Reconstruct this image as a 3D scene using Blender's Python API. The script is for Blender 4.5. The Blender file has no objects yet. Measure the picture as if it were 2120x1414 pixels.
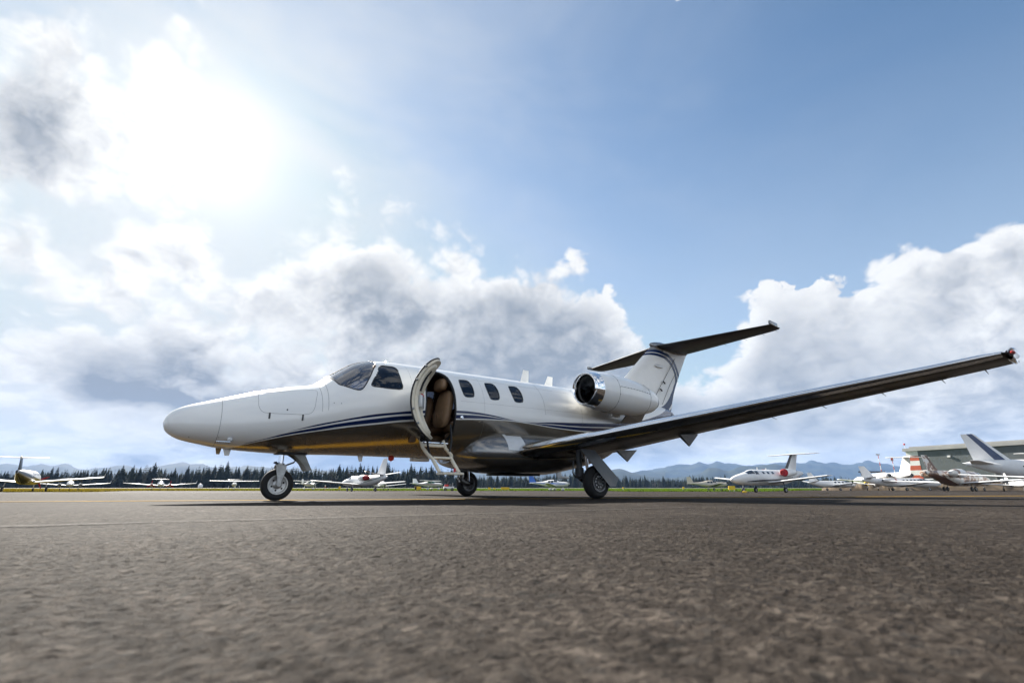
import bpy, bmesh, math, random
import numpy as np
from mathutils import Vector, Matrix
R = math.radians
random.seed(7); rng = np.random.default_rng(7)
sc = bpy.context.scene
COL = sc.collection

# ---------------------------------------------------------------- camera
CAM = np.array([-0.3797, -7.7973, 0.1674]); YAW, PITCH, FPX = 0.67124, 0.29463, 1001.92
camd = bpy.data.cameras.new('camera'); cam = bpy.data.objects.new('camera', camd); COL.objects.link(cam)
camd.sensor_width = 36; camd.lens = 36*FPX/2120; camd.clip_start = 0.02; camd.clip_end = 60000
cam.location = CAM; cam.rotation_euler = (math.pi/2+PITCH, 0.0, -YAW)
camd.dof.use_dof = True; camd.dof.focus_distance = 8.6; camd.dof.aperture_fstop = 4.0
sc.camera = cam
_f = np.array([math.sin(YAW)*math.cos(PITCH), math.cos(YAW)*math.cos(PITCH), math.sin(PITCH)])
_r = np.array([math.cos(YAW), -math.sin(YAW), 0.0]); _u = np.cross(_r, _f)
def sight(px, py=1011.0):
    "unit direction in the world that a point of the 2120 px wide photograph was taken in (a survey of the place)"
    d = (px-1060)*_r-(py-707)*_u+FPX*_f
    return d/np.linalg.norm(d)
FWD = np.array([math.sin(YAW), math.cos(YAW)])
def ground_z(x, y):
    "apron height: level where the jet stands, a slight rise on the near side, a shallow dip beyond"
    x = np.asarray(x, float); y = np.asarray(y, float)
    d = (x-CAM[0])*FWD[0]+(y-CAM[1])*FWD[1]
    S = lambda t: np.clip(t, 0, 1)**2*(3-2*np.clip(t, 0, 1))
    z = -0.26*S((d-13)/45)+0.56*S((d-92)/110)
    z = z+0.024*S((5.6-d)/1.8)
    return z
def spot(px, D):
    "ground point seen in the direction of px, D metres ahead of the camera"
    s = sight(px); h = s[:2]/np.linalg.norm(s[:2]); t = D/(h@FWD)
    p = CAM[:2]+h*t
    return float(p[0]), float(p[1])
def height_at(px, py, D):
    x, y = spot(px, D); s = sight(px, py); t = math.hypot(x-CAM[0], y-CAM[1])/math.hypot(s[0], s[1])
    return float(CAM[2]+t*s[2])
def azel(px, py):
    s = sight(px, py); return math.atan2(s[0], s[1]), math.asin(s[2])

# ---------------------------------------------------------------- sun, sky, exposure
SUN = sight(445, 310)
SUN_EL = math.asin(SUN[2]); SUN_AZ = math.atan2(SUN[0], SUN[1])
sl = bpy.data.lights.new('sun', 'SUN'); so = bpy.data.objects.new('sun', sl); COL.objects.link(so)
sl.energy = 5.0; sl.angle = R(0.6); sl.color = (1.0, 0.95, 0.87)
so.rotation_euler = Vector(SUN).to_track_quat('Z', 'Y').to_euler(); so.location = (0, 30, 30)
vs = sc.view_settings
sc.display_settings.display_device = 'sRGB'; vs.view_transform = 'Standard'; vs.look = 'None'; vs.exposure = 1.58; vs.gamma = 1.0; vs.use_curve_mapping = False
cy = sc.cycles
cy.use_denoising = True
try: cy.denoiser = 'OPENIMAGEDENOISE'
except Exception: pass
cy.max_bounces = 8; cy.diffuse_bounces = 3; cy.glossy_bounces = 4; cy.transmission_bounces = 6; cy.transparent_max_bounces = 8; cy.volume_bounces = 0
cy.sample_clamp_indirect = 6.0; cy.caustics_reflective = False; cy.caustics_refractive = False
cy.use_adaptive_sampling = True; cy.adaptive_threshold = 0.015; cy.adaptive_min_samples = 6

class NT:
    def __init__(s, tree): s.t = tree; s.n = tree.nodes; s.l = tree.links
    def node(s, kind, **kw):
        n = s.n.new(kind)
        for k, v in kw.items(): setattr(n, k, v)
        return n
    def put(s, sock, v):
        if hasattr(v, 'is_output') or isinstance(v, bpy.types.NodeSocket): s.l.new(v, sock)
        else:
            try: sock.default_value = v
            except Exception: sock.default_value = (v, v, v)
    def m(s, op, a, b=None, c=None, clamp=False):
        n = s.node('ShaderNodeMath', operation=op); n.use_clamp = clamp
        for i, v in enumerate((a, b, c)):
            if v is not None: s.put(n.inputs[i], v)
        return n.outputs[0]
    def v(s, op, a, b=None, out=0, scale=None):
        n = s.node('ShaderNodeVectorMath', operation=op); s.put(n.inputs[0], a)
        if b is not None: s.put(n.inputs[1], b)
        if scale is not None: s.put(n.inputs['Scale'], scale)
        return n.outputs[out]
    def sep(s, a):
        n = s.node('ShaderNodeSeparateXYZ'); s.put(n.inputs[0], a); return n.outputs
    def comb(s, x, y, z):
        n = s.node('ShaderNodeCombineXYZ')
        for i, q in enumerate((x, y, z)): s.put(n.inputs[i], q)
        return n.outputs[0]
    def step(s, x, a, b, kind='SMOOTHSTEP', lo=0.0, hi=1.0):
        n = s.node('ShaderNodeMapRange', interpolation_type=kind)
        for i, q in enumerate((x, a, b, lo, hi)): s.put(n.inputs[i], q)
        return n.outputs[0]
    def mix(s, f, a, b, blend='MIX'):
        n = s.node('ShaderNodeMix', data_type='RGBA', blend_type=blend); n.clamp_factor = True
        s.put(n.inputs[0], f); s.put(n.inputs[6], a if not isinstance(a, tuple) else (*a, 1)[:4]); s.put(n.inputs[7], b if not isinstance(b, tuple) else (*b, 1)[:4])
        return n.outputs[2]
    def noise(s, vec, scale, detail=4, rough=0.5, dist=0.0, lac=2.0, out=0, dim='3D'):
        n = s.node('ShaderNodeTexNoise', noise_dimensions=dim)
        if vec is not None: s.put(n.inputs['Vector'], vec)
        n.inputs['Scale'].default_value = scale; n.inputs['Detail'].default_value = detail; n.inputs['Roughness'].default_value = rough
        n.inputs['Distortion'].default_value = dist; n.inputs['Lacunarity'].default_value = lac
        return n.outputs[out]
    def vor(s, vec, scale, feature='F1', smooth=0.5, out=0, rand=1.0):
        n = s.node('ShaderNodeTexVoronoi', feature=feature); s.put(n.inputs['Vector'], vec)
        n.inputs['Scale'].default_value = scale; n.inputs['Randomness'].default_value = rand
        if feature == 'SMOOTH_F1': n.inputs['Smoothness'].default_value = smooth
        return n.outputs[out]
    def curve(s, x, pts, xs=12.0, zs=3.0, handle='AUTO'):
        n = s.node('ShaderNodeFloatCurve'); cv = n.mapping.curves[0]
        P = [(max(0, a/xs), max(0, b/zs)) for a, b in pts]
        while len(cv.points) < len(P): cv.points.new(0.5, 0.5)
        for p, q in zip(cv.points, P): p.location = q; p.handle_type = handle
        n.mapping.update()
        s.put(n.inputs[1], s.m('DIVIDE', x, xs))
        return s.m('MULTIPLY', n.outputs[0], zs)
    def ramp(s, f, stops, interp='LINEAR'):
        n = s.node('ShaderNodeValToRGB'); s.put(n.inputs[0], f); cr = n.color_ramp; cr.interpolation = interp
        while len(cr.elements) < len(stops): cr.elements.new(0.5)
        for e, (p, c) in zip(cr.elements, stops): e.position = p; e.color = (*c, 1)
        return n.outputs[0]

# --- world: Nishita sky with a procedural cumulus deck laid out by compass bearing and elevation
world = bpy.data.worlds.new('World'); sc.world = world; world.use_nodes = True
w = NT(world.node_tree)
for n in list(w.n): w.n.remove(n)
wout = w.node('ShaderNodeOutputWorld'); bg = w.node('ShaderNodeBackground'); w.l.new(bg.outputs[0], wout.inputs[0])
sky = w.node('ShaderNodeTexSky', sky_type='NISHITA'); sky.sun_disc = False
sky.sun_elevation = SUN_EL; sky.sun_rotation = SUN_AZ; sky.altitude = 300; sky.air_density = 1.0; sky.dust_density = 0.3; sky.ozone_density = 1.0
D0 = w.v('NORMALIZE', w.node('ShaderNodeTexCoord').outputs['Generated'])
dx, dy, dz = w.sep(D0)[0:3]
az = w.m('ARCTAN2', dx, dy); el = w.m('ARCSINE', dz)
cosun = w.v('DOT_PRODUCT', D0, tuple(SUN), out=1)
def puff(vec, scale):
    d = w.vor(vec, scale, 'F1', rand=0.95); return w.m('SUBTRACT', 0.35, w.m('MULTIPLY', d, d))     # round heads with creases between
def cloud_low(vec):
    return w.m('MULTIPLY', w.m('SUBTRACT', w.noise(vec, 3.2, 2, 0.5), 0.5), 1.5)
def cloud_body(vec, det=8):
    return w.m('MULTIPLY', w.m('SUBTRACT', w.noise(vec, 6.5, det, 0.62), 0.5), 1.25)
# cloud banks: centre px, py, half width, half height (photograph survey), weight
BANKS = [(930, 670, 330, 150, .55), (640, 590, 200, 130, .24), (1180, 740, 170, 150, .48), (60, 240, 90, 230, .42), (60, 640, 200, 110, .06), (380, 490, 120, 80, .18), (400, 120, 100, 200, .40), (300, 330, 160, 90, .12), (350, 810, 330, 60, .30), (900, 880, 420, 80, .36),
         (1640, 700, 110, 100, .50), (1800, 680, 170, 130, .50), (2010, 600, 170, 140, .62), (2150, 520, 130, 130, .5), (1245, 545, 90, 55, .34), (1850, 840, 460, 110, .52), (1400, 860, 260, 80, .42), (830, 395, 40, 45, .26), (705, 350, 55, 50, .22), (1000, 955, 1300, 50, .28)]
CLEAR = [(1500, 330, 560, 300, 1.0), (1050, 250, 330, 220, .9), (2050, 170, 420, 240, 1.0), (1435, 690, 80, 120, .42), (660, 150, 130, 220, .55), (250, 60, 70, 90, .2), (150, 480, 90, 50, .2), (230, 640, 220, 90, .22)]
def bank_field(A, E):
    tot = None
    for sign, L in ((1, BANKS), (-1, CLEAR)):
        for (px, py, hw, hh, wt) in L:
            a0, e0 = azel(px, py); a1, _ = azel(px+hw, py); am, _ = azel(px-hw, py); _, e1 = azel(px, py-hh); _, e2 = azel(px, py+hh)
            wa = abs(a1-am)/2; we = abs(e1-e2)/2
            u = w.m('DIVIDE', w.m('SUBTRACT', A, a0), wa); v_ = w.m('DIVIDE', w.m('SUBTRACT', E, e0), we)
            r2 = w.m('ADD', w.m('MULTIPLY', u, u), w.m('MULTIPLY', v_, v_))
            g = w.m('MULTIPLY', w.m('EXPONENT', w.m('MULTIPLY', r2, -0.75)), sign*wt)
            tot = g if tot is None else w.m('ADD', tot, g)
    return tot
cover = bank_field(az, el)
cover = w.m('ADD', cover, w.step(el, 0.0, 0.7, lo=0.11, hi=0.03))
flat = w.m('MULTIPLY_ADD', w.m('SUBTRACT', 1.0, w.m('EXPONENT', w.m('MULTIPLY', w.m('MAXIMUM', dz, 0.0), -9.0))), 0.30, w.m('MULTIPLY', dz, 1.1))   # decks flatten towards the horizon
q0 = w.comb(dx, dy, flat)
wob = w.v('SCALE', w.v('SUBTRACT', w.noise(q0, 13.0, 2, 0.6, out=1), (0.5, 0.5, 0.5)), scale=0.05)
q0 = w.v('ADD', q0, wob)
tosun = w.v('NORMALIZE', w.v('SUBTRACT', tuple(SUN), w.v('SCALE', D0, scale=cosun)))
q1 = w.v('ADD', q0, w.v('SCALE', tosun, scale=0.030))
low = w.m('ADD', cloud_low(q0), cover)
n0 = cloud_body(q0); n1 = cloud_body(q1, 6)
heads = w.m('MULTIPLY_ADD', puff(q0, 68.0), 0.13, w.m('MULTIPLY_ADD', puff(q0, 11.0), 0.46, w.m('MULTIPLY', puff(q0, 27.0), 0.30)))
dens = w.m('ADD', w.m('ADD', low, n0), heads)
soft = w.m('MULTIPLY', w.m('POWER', w.m('MAXIMUM', cosun, 0.0), 6.0), 0.30)      # thin, torn cloud on the sunward side
alpha = w.step(dens, w.m('MULTIPLY_ADD', soft, -0.35, 0.05), w.m('ADD', soft, w.step(w.noise(q0, 4.0, 1), 0.4, 0.65, lo=0.10, hi=0.25)))       # some edges crisp, some torn
thick = w.step(w.m('MULTIPLY_ADD', n0, 0.55, w.m('MULTIPLY_ADD', heads, 0.5, low)), 0.10, 0.80)
rim = w.m('MULTIPLY', w.m('SUBTRACT', n0, n1), w.step(w.noise(q0, 5.0, 1), 0.35, 0.65, lo=0.6, hi=1.9))
rim = w.m('MULTIPLY_ADD', w.m('SUBTRACT', puff(q0, 27.0), 0.2), 0.26, rim)
rim = w.m('MINIMUM', w.m('MAXIMUM', rim, -0.30), 0.34)   # > 0 on the flank that faces the sun
cs_ = w.m('MAXIMUM', cosun, 0.0)
broad = w.m('POWER', cs_, 3.0); near = w.m('POWER', cs_, 14.0)
ang = w.m('ARCCOSINE', w.m('MINIMUM', cosun, 0.99999))
front = w.step(cosun, 0.85, 0.15)                              # clouds away from the sun show their sunlit side
lit = w.m('ADD', w.m('SUBTRACT', w.step(front, 0, 1, 'LINEAR', 0.88, 1.0), w.m('MULTIPLY', w.m('MULTIPLY', thick, w.step(front, 0, 1, 'LINEAR', 0.80, 0.46)), w.step(el, 0.10, 0.36, lo=1.0, hi=0.75))), rim, clamp=True)
CLOUD_GREY = (0.29, 0.33, 0.39); CLOUD_WHITE = (0.96, 0.96, 0.95)
lit = w.m('ADD', lit, w.m('ADD', w.m('MULTIPLY', near, 0.03), w.m('MULTIPLY', broad, 0.06)), clamp=True)
ccol = w.mix(w.step(lit, 0.12, 0.92, 'LINEAR'), CLOUD_GREY, CLOUD_WHITE)
glow = w.m('ADD', w.step(cosun, 0.25, -0.8, lo=0.97, hi=2.0), w.m('MULTIPLY', near, 0.08))   # cloud flanks opposite the sun are fully lit
ccol = w.v('SCALE', ccol, scale=glow)
skyc = w.v('MINIMUM', w.v('MULTIPLY', sky.outputs[0], (0.086, 0.124, 0.142)), (0.60, 0.665, 0.735))
# thin high veil and the bright aureole that the veil spreads round the sun
veil = w.step(w.noise(w.v('MULTIPLY', D0, (1, 1, 2.2)), 2.2, 4, 0.6, 0.5), 0.30, 0.75, lo=0.55, hi=1.0)
veil = w.m('MULTIPLY', veil, w.m('ADD', w.m('MULTIPLY', broad, 0.62), w.m('ADD', w.m('MULTIPLY', near, 0.45), 0.05)), clamp=True)
skyc = w.mix(veil, skyc, (0.73, 0.77, 0.81))
haze = w.m('MULTIPLY', w.step(el, 0.0, 0.75), -1.0); haze = w.m('ADD', haze, 1.0)
skyc = w.mix(w.m('MULTIPLY', haze, 0.66), skyc, w.mix(broad, (0.60, 0.675, 0.745), (0.77, 0.80, 0.82)))
col = w.mix(w.m('MULTIPLY', alpha, 0.96), skyc, ccol)
aur = w.m('ADD', w.m('MULTIPLY', w.m('EXPONENT', w.m('MULTIPLY', ang, -1/R(3.2))), 0.85), w.m('MULTIPLY', w.m('EXPONENT', w.m('MULTIPLY', ang, -1/R(12))), 0.10))
aur = w.m('MULTIPLY', aur, w.m('SUBTRACT', 1.0, w.m('MULTIPLY', w.m('MULTIPLY', alpha, thick), 0.75)))
col = w.v('ADD', col, w.v('SCALE', (1.0, 0.98, 0.94), scale=aur))
w.l.new(col, bg.inputs[0]); bg.inputs[1].default_value = 0.36
world.cycles.sampling_method = 'MANUAL'; world.cycles.sample_map_resolution = 1024

# ---------------------------------------------------------------- helpers
MATS = {}
def pmat(name, color=(.8, .8, .8), rough=0.5, metal=0.0, coat=0.0, spec=0.5, wear=0.0, wscale=6.0, bump=0.0, bscale=60.0, trans=0.0, ior=1.45, coat_rough=0.05):
    "procedural Principled material with a little uneven dirt in the colour and gloss"
    if name in MATS: return MATS[name]
    mt = bpy.data.materials.new(name); mt.use_nodes = True; t = NT(mt.node_tree); b = t.n['Principled BSDF']
    b.inputs['Roughness'].default_value = rough; b.inputs['Metallic'].default_value = metal
    b.inputs['Coat Weight'].default_value = coat; b.inputs['Coat Roughness'].default_value = coat_rough; b.inputs['Specular IOR Level'].default_value = spec
    b.inputs['Transmission Weight'].default_value = trans; b.inputs['IOR'].default_value = ior
    tc = t.node('ShaderNodeTexCoord').outputs['Object']
    k = wear if wear > 0 else 0.06
    nz = t.noise(tc, wscale, 6, 0.6)
    f = t.step(nz, 0.35, 0.75, lo=1.0-k, hi=1.0)
    b.inputs['Base Color'].default_value = (*color, 1)
    t.l.new(t.v('SCALE', tuple(color), scale=f), b.inputs['Base Color'])
    t.l.new(t.step(nz, 0.3, 0.8, 'LINEAR', rough*0.9, min(1, rough*1.2)), b.inputs['Roughness'])
    if bump > 0:
        bn = t.node('ShaderNodeBump'); bn.inputs['Strength'].default_value = bump; bn.inputs['Distance'].default_value = 0.01
        t.l.new(t.noise(tc, bscale, 5, 0.6), bn.inputs['Height']); t.l.new(bn.outputs[0], b.inputs['Normal'])
    MATS[name] = mt; return mt

def mesh(name, V, F, mat, parent=None, smooth=True, loc=None):
    me = bpy.data.meshes.new(name); me.from_pydata([tuple(map(float, v)) for v in V], [], [tuple(map(int, f)) for f in F])
    if mat is not None: me.materials.append(mat)
    if smooth: me.polygons.foreach_set('use_smooth', [True]*len(me.polygons))
    me.update()
    o = bpy.data.objects.new(name, me); COL.objects.link(o)
    if parent is not None: o.parent = parent
    if loc is not None: o.location = loc
    return o
def sharp(o, deg=35):
    me = o.data; bm = bmesh.new(); bm.from_mesh(me)
    for e in bm.edges:
        if len(e.link_faces) == 2 and e.calc_face_angle(0) > R(deg): e.smooth = False
    bm.to_mesh(me); bm.free(); return o
def tag(o, label, cat, group=None):
    o['label'] = label; o['category'] = cat
    if group: o['group'] = group
    return o
def empty(name, loc, rz=0.0):
    o = bpy.data.objects.new(name, None); COL.objects.link(o); o.location = loc; o.rotation_euler = (0, 0, rz); o.empty_display_size = 0.5; return o
def structure(o): o['kind'] = 'structure'; return o
def stuff(o): o['kind'] = 'stuff'; return o

class MB:
    "collects pieces of one part"
    def __init__(s): s.V = []; s.F = []
    def add(s, V, F):
        k = len(s.V); s.V += [tuple(map(float, v)) for v in V]; s.F += [tuple(int(i)+k for i in f) for f in F]; return s
    def grid(s, P, closed_v=False, cap0=False, cap1=False):
        P = np.asarray(P, float); n, m_ = P.shape[:2]; F = []
        for i in range(n-1):
            for j in range(m_-(0 if closed_v else 1)):
                k = (j+1) % m_; F.append((i*m_+j, i*m_+k, (i+1)*m_+k, (i+1)*m_+j))
        if cap0: F.append(tuple(range(m_-1, -1, -1)))
        if cap1: F.append(tuple((n-1)*m_+j for j in range(m_)))
        return s.add(P.reshape(-1, 3), F)
    def box(s, c, size, rot=None, bevel=0.0):
        hx, hy, hz = [q/2 for q in size]; M = rot if rot is not None else Matrix.Identity(3)
        if bevel <= 0:
            pts = [Vector((a*hx, b*hy, d*hz)) for d in (-1, 1) for b in (-1, 1) for a in (-1, 1)]
            F = [(0, 2, 3, 1), (4, 5, 7, 6), (0, 1, 5, 4), (2, 6, 7, 3), (0, 4, 6, 2), (1, 3, 7, 5)]
        else:
            bm = bmesh.new(); bmesh.ops.create_cube(bm, size=1.0)
            for v in bm.verts: v.co = Vector((v.co.x*size[0], v.co.y*size[1], v.co.z*size[2]))
            bmesh.ops.bevel(bm, geom=list(bm.edges), offset=bevel, segments=2, affect='EDGES', profile=0.5)
            bm.verts.index_update(); pts = [v.co.copy() for v in bm.verts]; F = [[v.index for v in f.verts] for f in bm.faces]; bm.free()
        return s.add([M @ p + Vector(c) for p in pts], F)
    def tube(s, pts, r, n=10, caps=True):
        pts = [Vector(p) for p in pts]; rr = r if hasattr(r, '__len__') else [r]*len(pts); rows = []
        up = None
        for i, p in enumerate(pts):
            t = (pts[min(i+1, len(pts)-1)]-pts[max(i-1, 0)]).normalized()
            if up is None: up = Vector((0, 0, 1)) if abs(t.z) < 0.9 else Vector((1, 0, 0))
            a = t.cross(up).normalized(); b = a.cross(t).normalized(); up = b
            rows.append([p+a*math.cos(2*math.pi*k/n)*rr[i]+b*math.sin(2*math.pi*k/n)*rr[i] for k in range(n)])
        return s.grid(np.array([[tuple(q) for q in row] for row in rows]), True, caps, caps)
    def loop(s, pts, r, n=8):
        pts = [Vector(p) for p in pts]; m_ = len(pts); rows = []
        for i, p in enumerate(pts):
            t = (pts[(i+1) % m_]-pts[i-1]).normalized(); a = t.cross(Vector((0.0, -1.0, 0.13))).normalized(); b = a.cross(t).normalized()
            rows.append([tuple(p+a*math.cos(2*math.pi*k/n)*r+b*math.sin(2*math.pi*k/n)*r) for k in range(n)])
        rows.append(rows[0]); return s.grid(np.array(rows), True)
    def lathe(s, prof, c=(0, 0, 0), axis='x', n=32, sy=1.0):
        "prof: (along, radius) revolved about an axis through c"
        rows = []
        for a, r in prof:
            row = []
            for k in range(n):
                th = 2*math.pi*k/n; u, v = r*math.cos(th)*sy, r*math.sin(th)
                row.append({'x': (c[0]+a, c[1]+u, c[2]+v), 'y': (c[0]+u, c[1]+a, c[2]+v), 'z': (c[0]+u, c[1]+v, c[2]+a)}[axis])
            rows.append(row)
        return s.grid(np.array(rows), True)
    def sphere(s, c, r, n=12, m_=8):
        rx, ry, rz = r if hasattr(r, '__len__') else (r, r, r); rows = []
        for i in range(m_+1):
            ph = -math.pi/2+math.pi*i/m_; rr = max(math.cos(ph), 1e-4)
            rows.append([(c[0]+rx*rr*math.cos(2*math.pi*k/n), c[1]+ry*rr*math.sin(2*math.pi*k/n), c[2]+rz*math.sin(ph)) for k in range(n)])
        return s.grid(np.array(rows), True)
    def build(s, name, mat, parent=None, smooth=True, loc=None, crease=35):
        o = mesh(name, s.V, s.F, mat, parent, smooth, loc)
        if smooth and crease: sharp(o, crease)
        return o
def pchip(x, y, xs):
    x = np.asarray(x, float); y = np.asarray(y, float); xs = np.asarray(xs, float)
    h = np.diff(x); d = np.diff(y)/h; m_ = np.zeros_like(y); m_[0] = d[0]; m_[-1] = d[-1]
    for i in range(1, len(x)-1):
        if d[i-1]*d[i] > 0:
            w1 = 2*h[i]+h[i-1]; w2 = h[i]+2*h[i-1]; m_[i] = (w1+w2)/(w1/d[i-1]+w2/d[i])
    i = np.clip(np.searchsorted(x, xs)-1, 0, len(x)-2); t = (xs-x[i])/h[i]
    return (2*t**3-3*t**2+1)*y[i]+(t**3-2*t**2+t)*h[i]*m_[i]+(-2*t**3+3*t**2)*y[i+1]+(t**3-t**2)*h[i]*m_[i+1]
def airfoil(n=14, tk=0.12, camber=0.015):
    "closed loop, chord 0..1: upper TE -> LE -> lower TE"
    t = 0.5*(1-np.cos(np.linspace(0, math.pi, n)))
    yt = 5*tk*(0.2969*np.sqrt(t)-0.126*t-0.3516*t**2+0.2843*t**3-0.1015*t**4)
    yc = camber*4*t*(1-t)
    up = np.c_[t, yc+yt][::-1]; lo = np.c_[t, yc-yt][1:]
    return np.vstack([up, lo])
def foil_loft(st, n=14, tk=0.12, camber=0.015, vertical=False):
    "st: (le_x, span, height, chord[, thickness scale]); aft is +x. Returns rows of section points"
    rows = []
    for q in st:
        lx, sp, hz, ch = q[:4]; ts = q[4] if len(q) > 4 else 1.0
        A = airfoil(n, tk*ts, camber*ts)
        if vertical: rows.append(np.c_[lx+A[:, 0]*ch, sp+A[:, 1]*ch, np.full(len(A), hz)])
        else: rows.append(np.c_[lx+A[:, 0]*ch, np.full(len(A), sp), hz+A[:, 1]*ch])
    return np.array(rows)
# ---------------------------------------------------------------- ground
def axis_lines(lo, hi, step, far, growth=1.09):
    a = list(np.arange(lo, hi+1e-6, step)); s = step
    while a[-1] < far: s *= growth; a.append(a[-1]+s)
    s = step; b = [a[0]]
    while b[-1] > -far: s *= growth; b.append(b[-1]-s)
    return np.array(b[::-1][:-1]+a)
def vnoise(x, y, seed):
    "value noise"
    xi = np.floor(x).astype(np.int64); yi = np.floor(y).astype(np.int64); fx = x-xi; fy = y-yi
    fx = fx*fx*(3-2*fx); fy = fy*fy*(3-2*fy)
    def h(i, j):
        v = (i*374761393+j*668265263+seed*1442695041) & 0xffffffff
        v = ((v ^ (v >> 13))*1274126177) & 0xffffffff
        return ((v ^ (v >> 16)) & 0xffff)/65535.0
    return (h(xi, yi)*(1-fx)+h(xi+1, yi)*fx)*(1-fy)+(h(xi, yi+1)*(1-fx)+h(xi+1, yi+1)*fx)*fy
def graded(spans, far, growth=1.08):
    "grid lines with a spacing that is set span by span, then grows to the horizon"
    a = [spans[0][0]]
    for lo, hi, s0, s1 in spans:
        while a[-1] < hi: f = (a[-1]-lo)/(hi-lo); a.append(a[-1]+s0+(s1-s0)*f)
    s = spans[-1][3]
    while a[-1] < far: s *= growth; a.append(a[-1]+s)
    s = spans[0][2]; b_ = [a[0]]
    while b_[-1] > -far: s *= growth*1.02; b_.append(b_[-1]-s)
    return np.array(b_[::-1][:-1]+a)
gx = graded([(-2.2, -.75, .018, .006), (-.75, .95, .0042, .0042), (.95, 4.6, .006, .022)], 11500); gy = graded([(-7.62, -6.3, .0042, .007), (-6.3, -3.2, .007, .022)], 11500)
X, Y = np.meshgrid(gx, gy, indexing='ij')
Z = ground_z(X, Y)
fade = np.clip(1-np.maximum(np.maximum(-2.2-X, X-4.6), np.maximum(-9-Y, Y+3.4))/1.0, 0, 1)
rel = np.zeros_like(X)
fine = np.clip(1-np.maximum(np.maximum(-.9-X, X-1.2), Y+6.2)/1.2, 0.25, 1)
for sc_, am, sd, k_ in ((0.0085, .0024, 1, fine), (0.015, .0019, 2, fine), (0.030, .0008, 3, 1.0), (0.09, .0006, 4, 1.0), (0.6, .003, 5, 1.0)):
    c_, s_ = math.cos(sd*1.3), math.sin(sd*1.3)
    rel += k_*am*(np.sqrt(vnoise((X*c_+Y*s_)/sc_, (-X*s_+Y*c_)/sc_, sd))-0.66)*2        # rounded stones, sharp pits
gro = vnoise((X-0.12*Y)/0.030, Y/0.30, 9)*vnoise(X/0.45, Y/0.7, 10); rel += 0.0075*(gro-0.25)      # raked finish
Z = Z+rel*fade
n_, m_ = X.shape
idx = np.arange(n_*m_).reshape(n_, m_)
F = np.stack([idx[:-1, :-1], idx[1:, :-1], idx[1:, 1:], idx[:-1, 1:]], -1).reshape(-1, 4)
gme = bpy.data.meshes.new('apron_ground')
gme.vertices.add(n_*m_); gme.vertices.foreach_set('co', np.stack([X, Y, Z], -1).astype(np.float32).ravel())
gme.loops.add(F.size); gme.loops.foreach_set('vertex_index', F.astype(np.int32).ravel())
gme.polygons.add(len(F)); gme.polygons.foreach_set('loop_start', np.arange(0, F.size, 4, dtype=np.int32)); gme.polygons.foreach_set('loop_total', np.full(len(F), 4, np.int32))
gme.polygons.foreach_set('use_smooth', np.ones(len(F), bool)); gme.update(calc_edges=True)
ground = bpy.data.objects.new('apron_ground', gme); COL.objects.link(ground); structure(ground)
am = bpy.data.materials.new('asphalt'); am.use_nodes = True; t = NT(am.node_tree); b = t.n['Principled BSDF']
pos = t.node('ShaderNodeNewGeometry').outputs['Position']
grain = t.noise(pos, 120.0, 5, 0.7); mid = t.noise(pos, 9.0, 5, 0.6); big = t.noise(t.v('MULTIPLY', pos, (1, .35, 1)), 0.35, 5, 0.55); patch = t.noise(t.v('MULTIPLY', pos, (1, .3, 1)), 0.05, 4, 0.55)
stone = t.node('ShaderNodeSeparateColor').inputs[0].node
t.l.new(t.vor(pos, 70.0, 'F1', out=1), stone.inputs[0])
c0 = t.mix(t.step(grain, 0.3, 0.7), (0.0160, 0.0131, 0.0109), (0.051, 0.0418, 0.0345))
c0 = t.mix(t.m('MULTIPLY', t.step(stone.outputs[0], 0.72, 0.95), 0.35), c0, (0.105, 0.088, 0.073))
c0 = t.mix(t.m('MULTIPLY', t.step(stone.outputs[1], 0.82, 0.98), 0.5), c0, (0.020, 0.019, 0.018))
c0 = t.v('SCALE', c0, scale=t.step(mid, 0.3, 0.7, lo=0.78, hi=1.15)); c0 = t.v('SCALE', c0, scale=t.step(big, 0.3, 0.7, lo=0.85, hi=1.15)); c0 = t.v('SCALE', c0, scale=t.step(patch, 0.35, 0.65, lo=0.85, hi=1.18))
c0 = t.v('SCALE', c0, scale=t.step(t.noise(pos, 34.0, 4, 0.65), 0.3, 0.7, lo=0.80, hi=1.12))
rake = t.m('MULTIPLY', t.step(t.noise(t.v('MULTIPLY', pos, (34.0, 2.2, 1.0)), 1.0, 3, 0.55), 0.40, 0.68), t.step(t.noise(pos, 0.9, 2), 0.42, 0.58))
c0 = t.v('SCALE', c0, scale=t.m('MULTIPLY_ADD', rake, 0.45, 0.90))
oil = t.step(t.noise(t.v('MULTIPLY', pos, (1.0, 1.6, 1.0)), 0.8, 4, 0.6), 0.62, 0.72)
c0 = t.v('SCALE', c0, scale=t.m('MULTIPLY_ADD', oil, -0.22, 1.0))
t.l.new(c0, b.inputs['Base Color'])
t.l.new(t.step(grain, 0.3, 0.8, lo=0.75, hi=0.95), b.inputs['Roughness']); b.inputs['Specular IOR Level'].default_value = 0.045
bp = t.node('ShaderNodeBump'); bp.inputs['Strength'].default_value = 1.0; bp.inputs['Distance'].default_value = 0.007
t.l.new(t.m('ADD', t.noise(pos, 160.0, 4, 0.7), t.m('MULTIPLY', t.noise(pos, 60.0, 1, 0.5), 1.6)), bp.inputs['Height']); t.l.new(bp.outputs[0], b.inputs['Normal'])
gme.materials.append(am)

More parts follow.
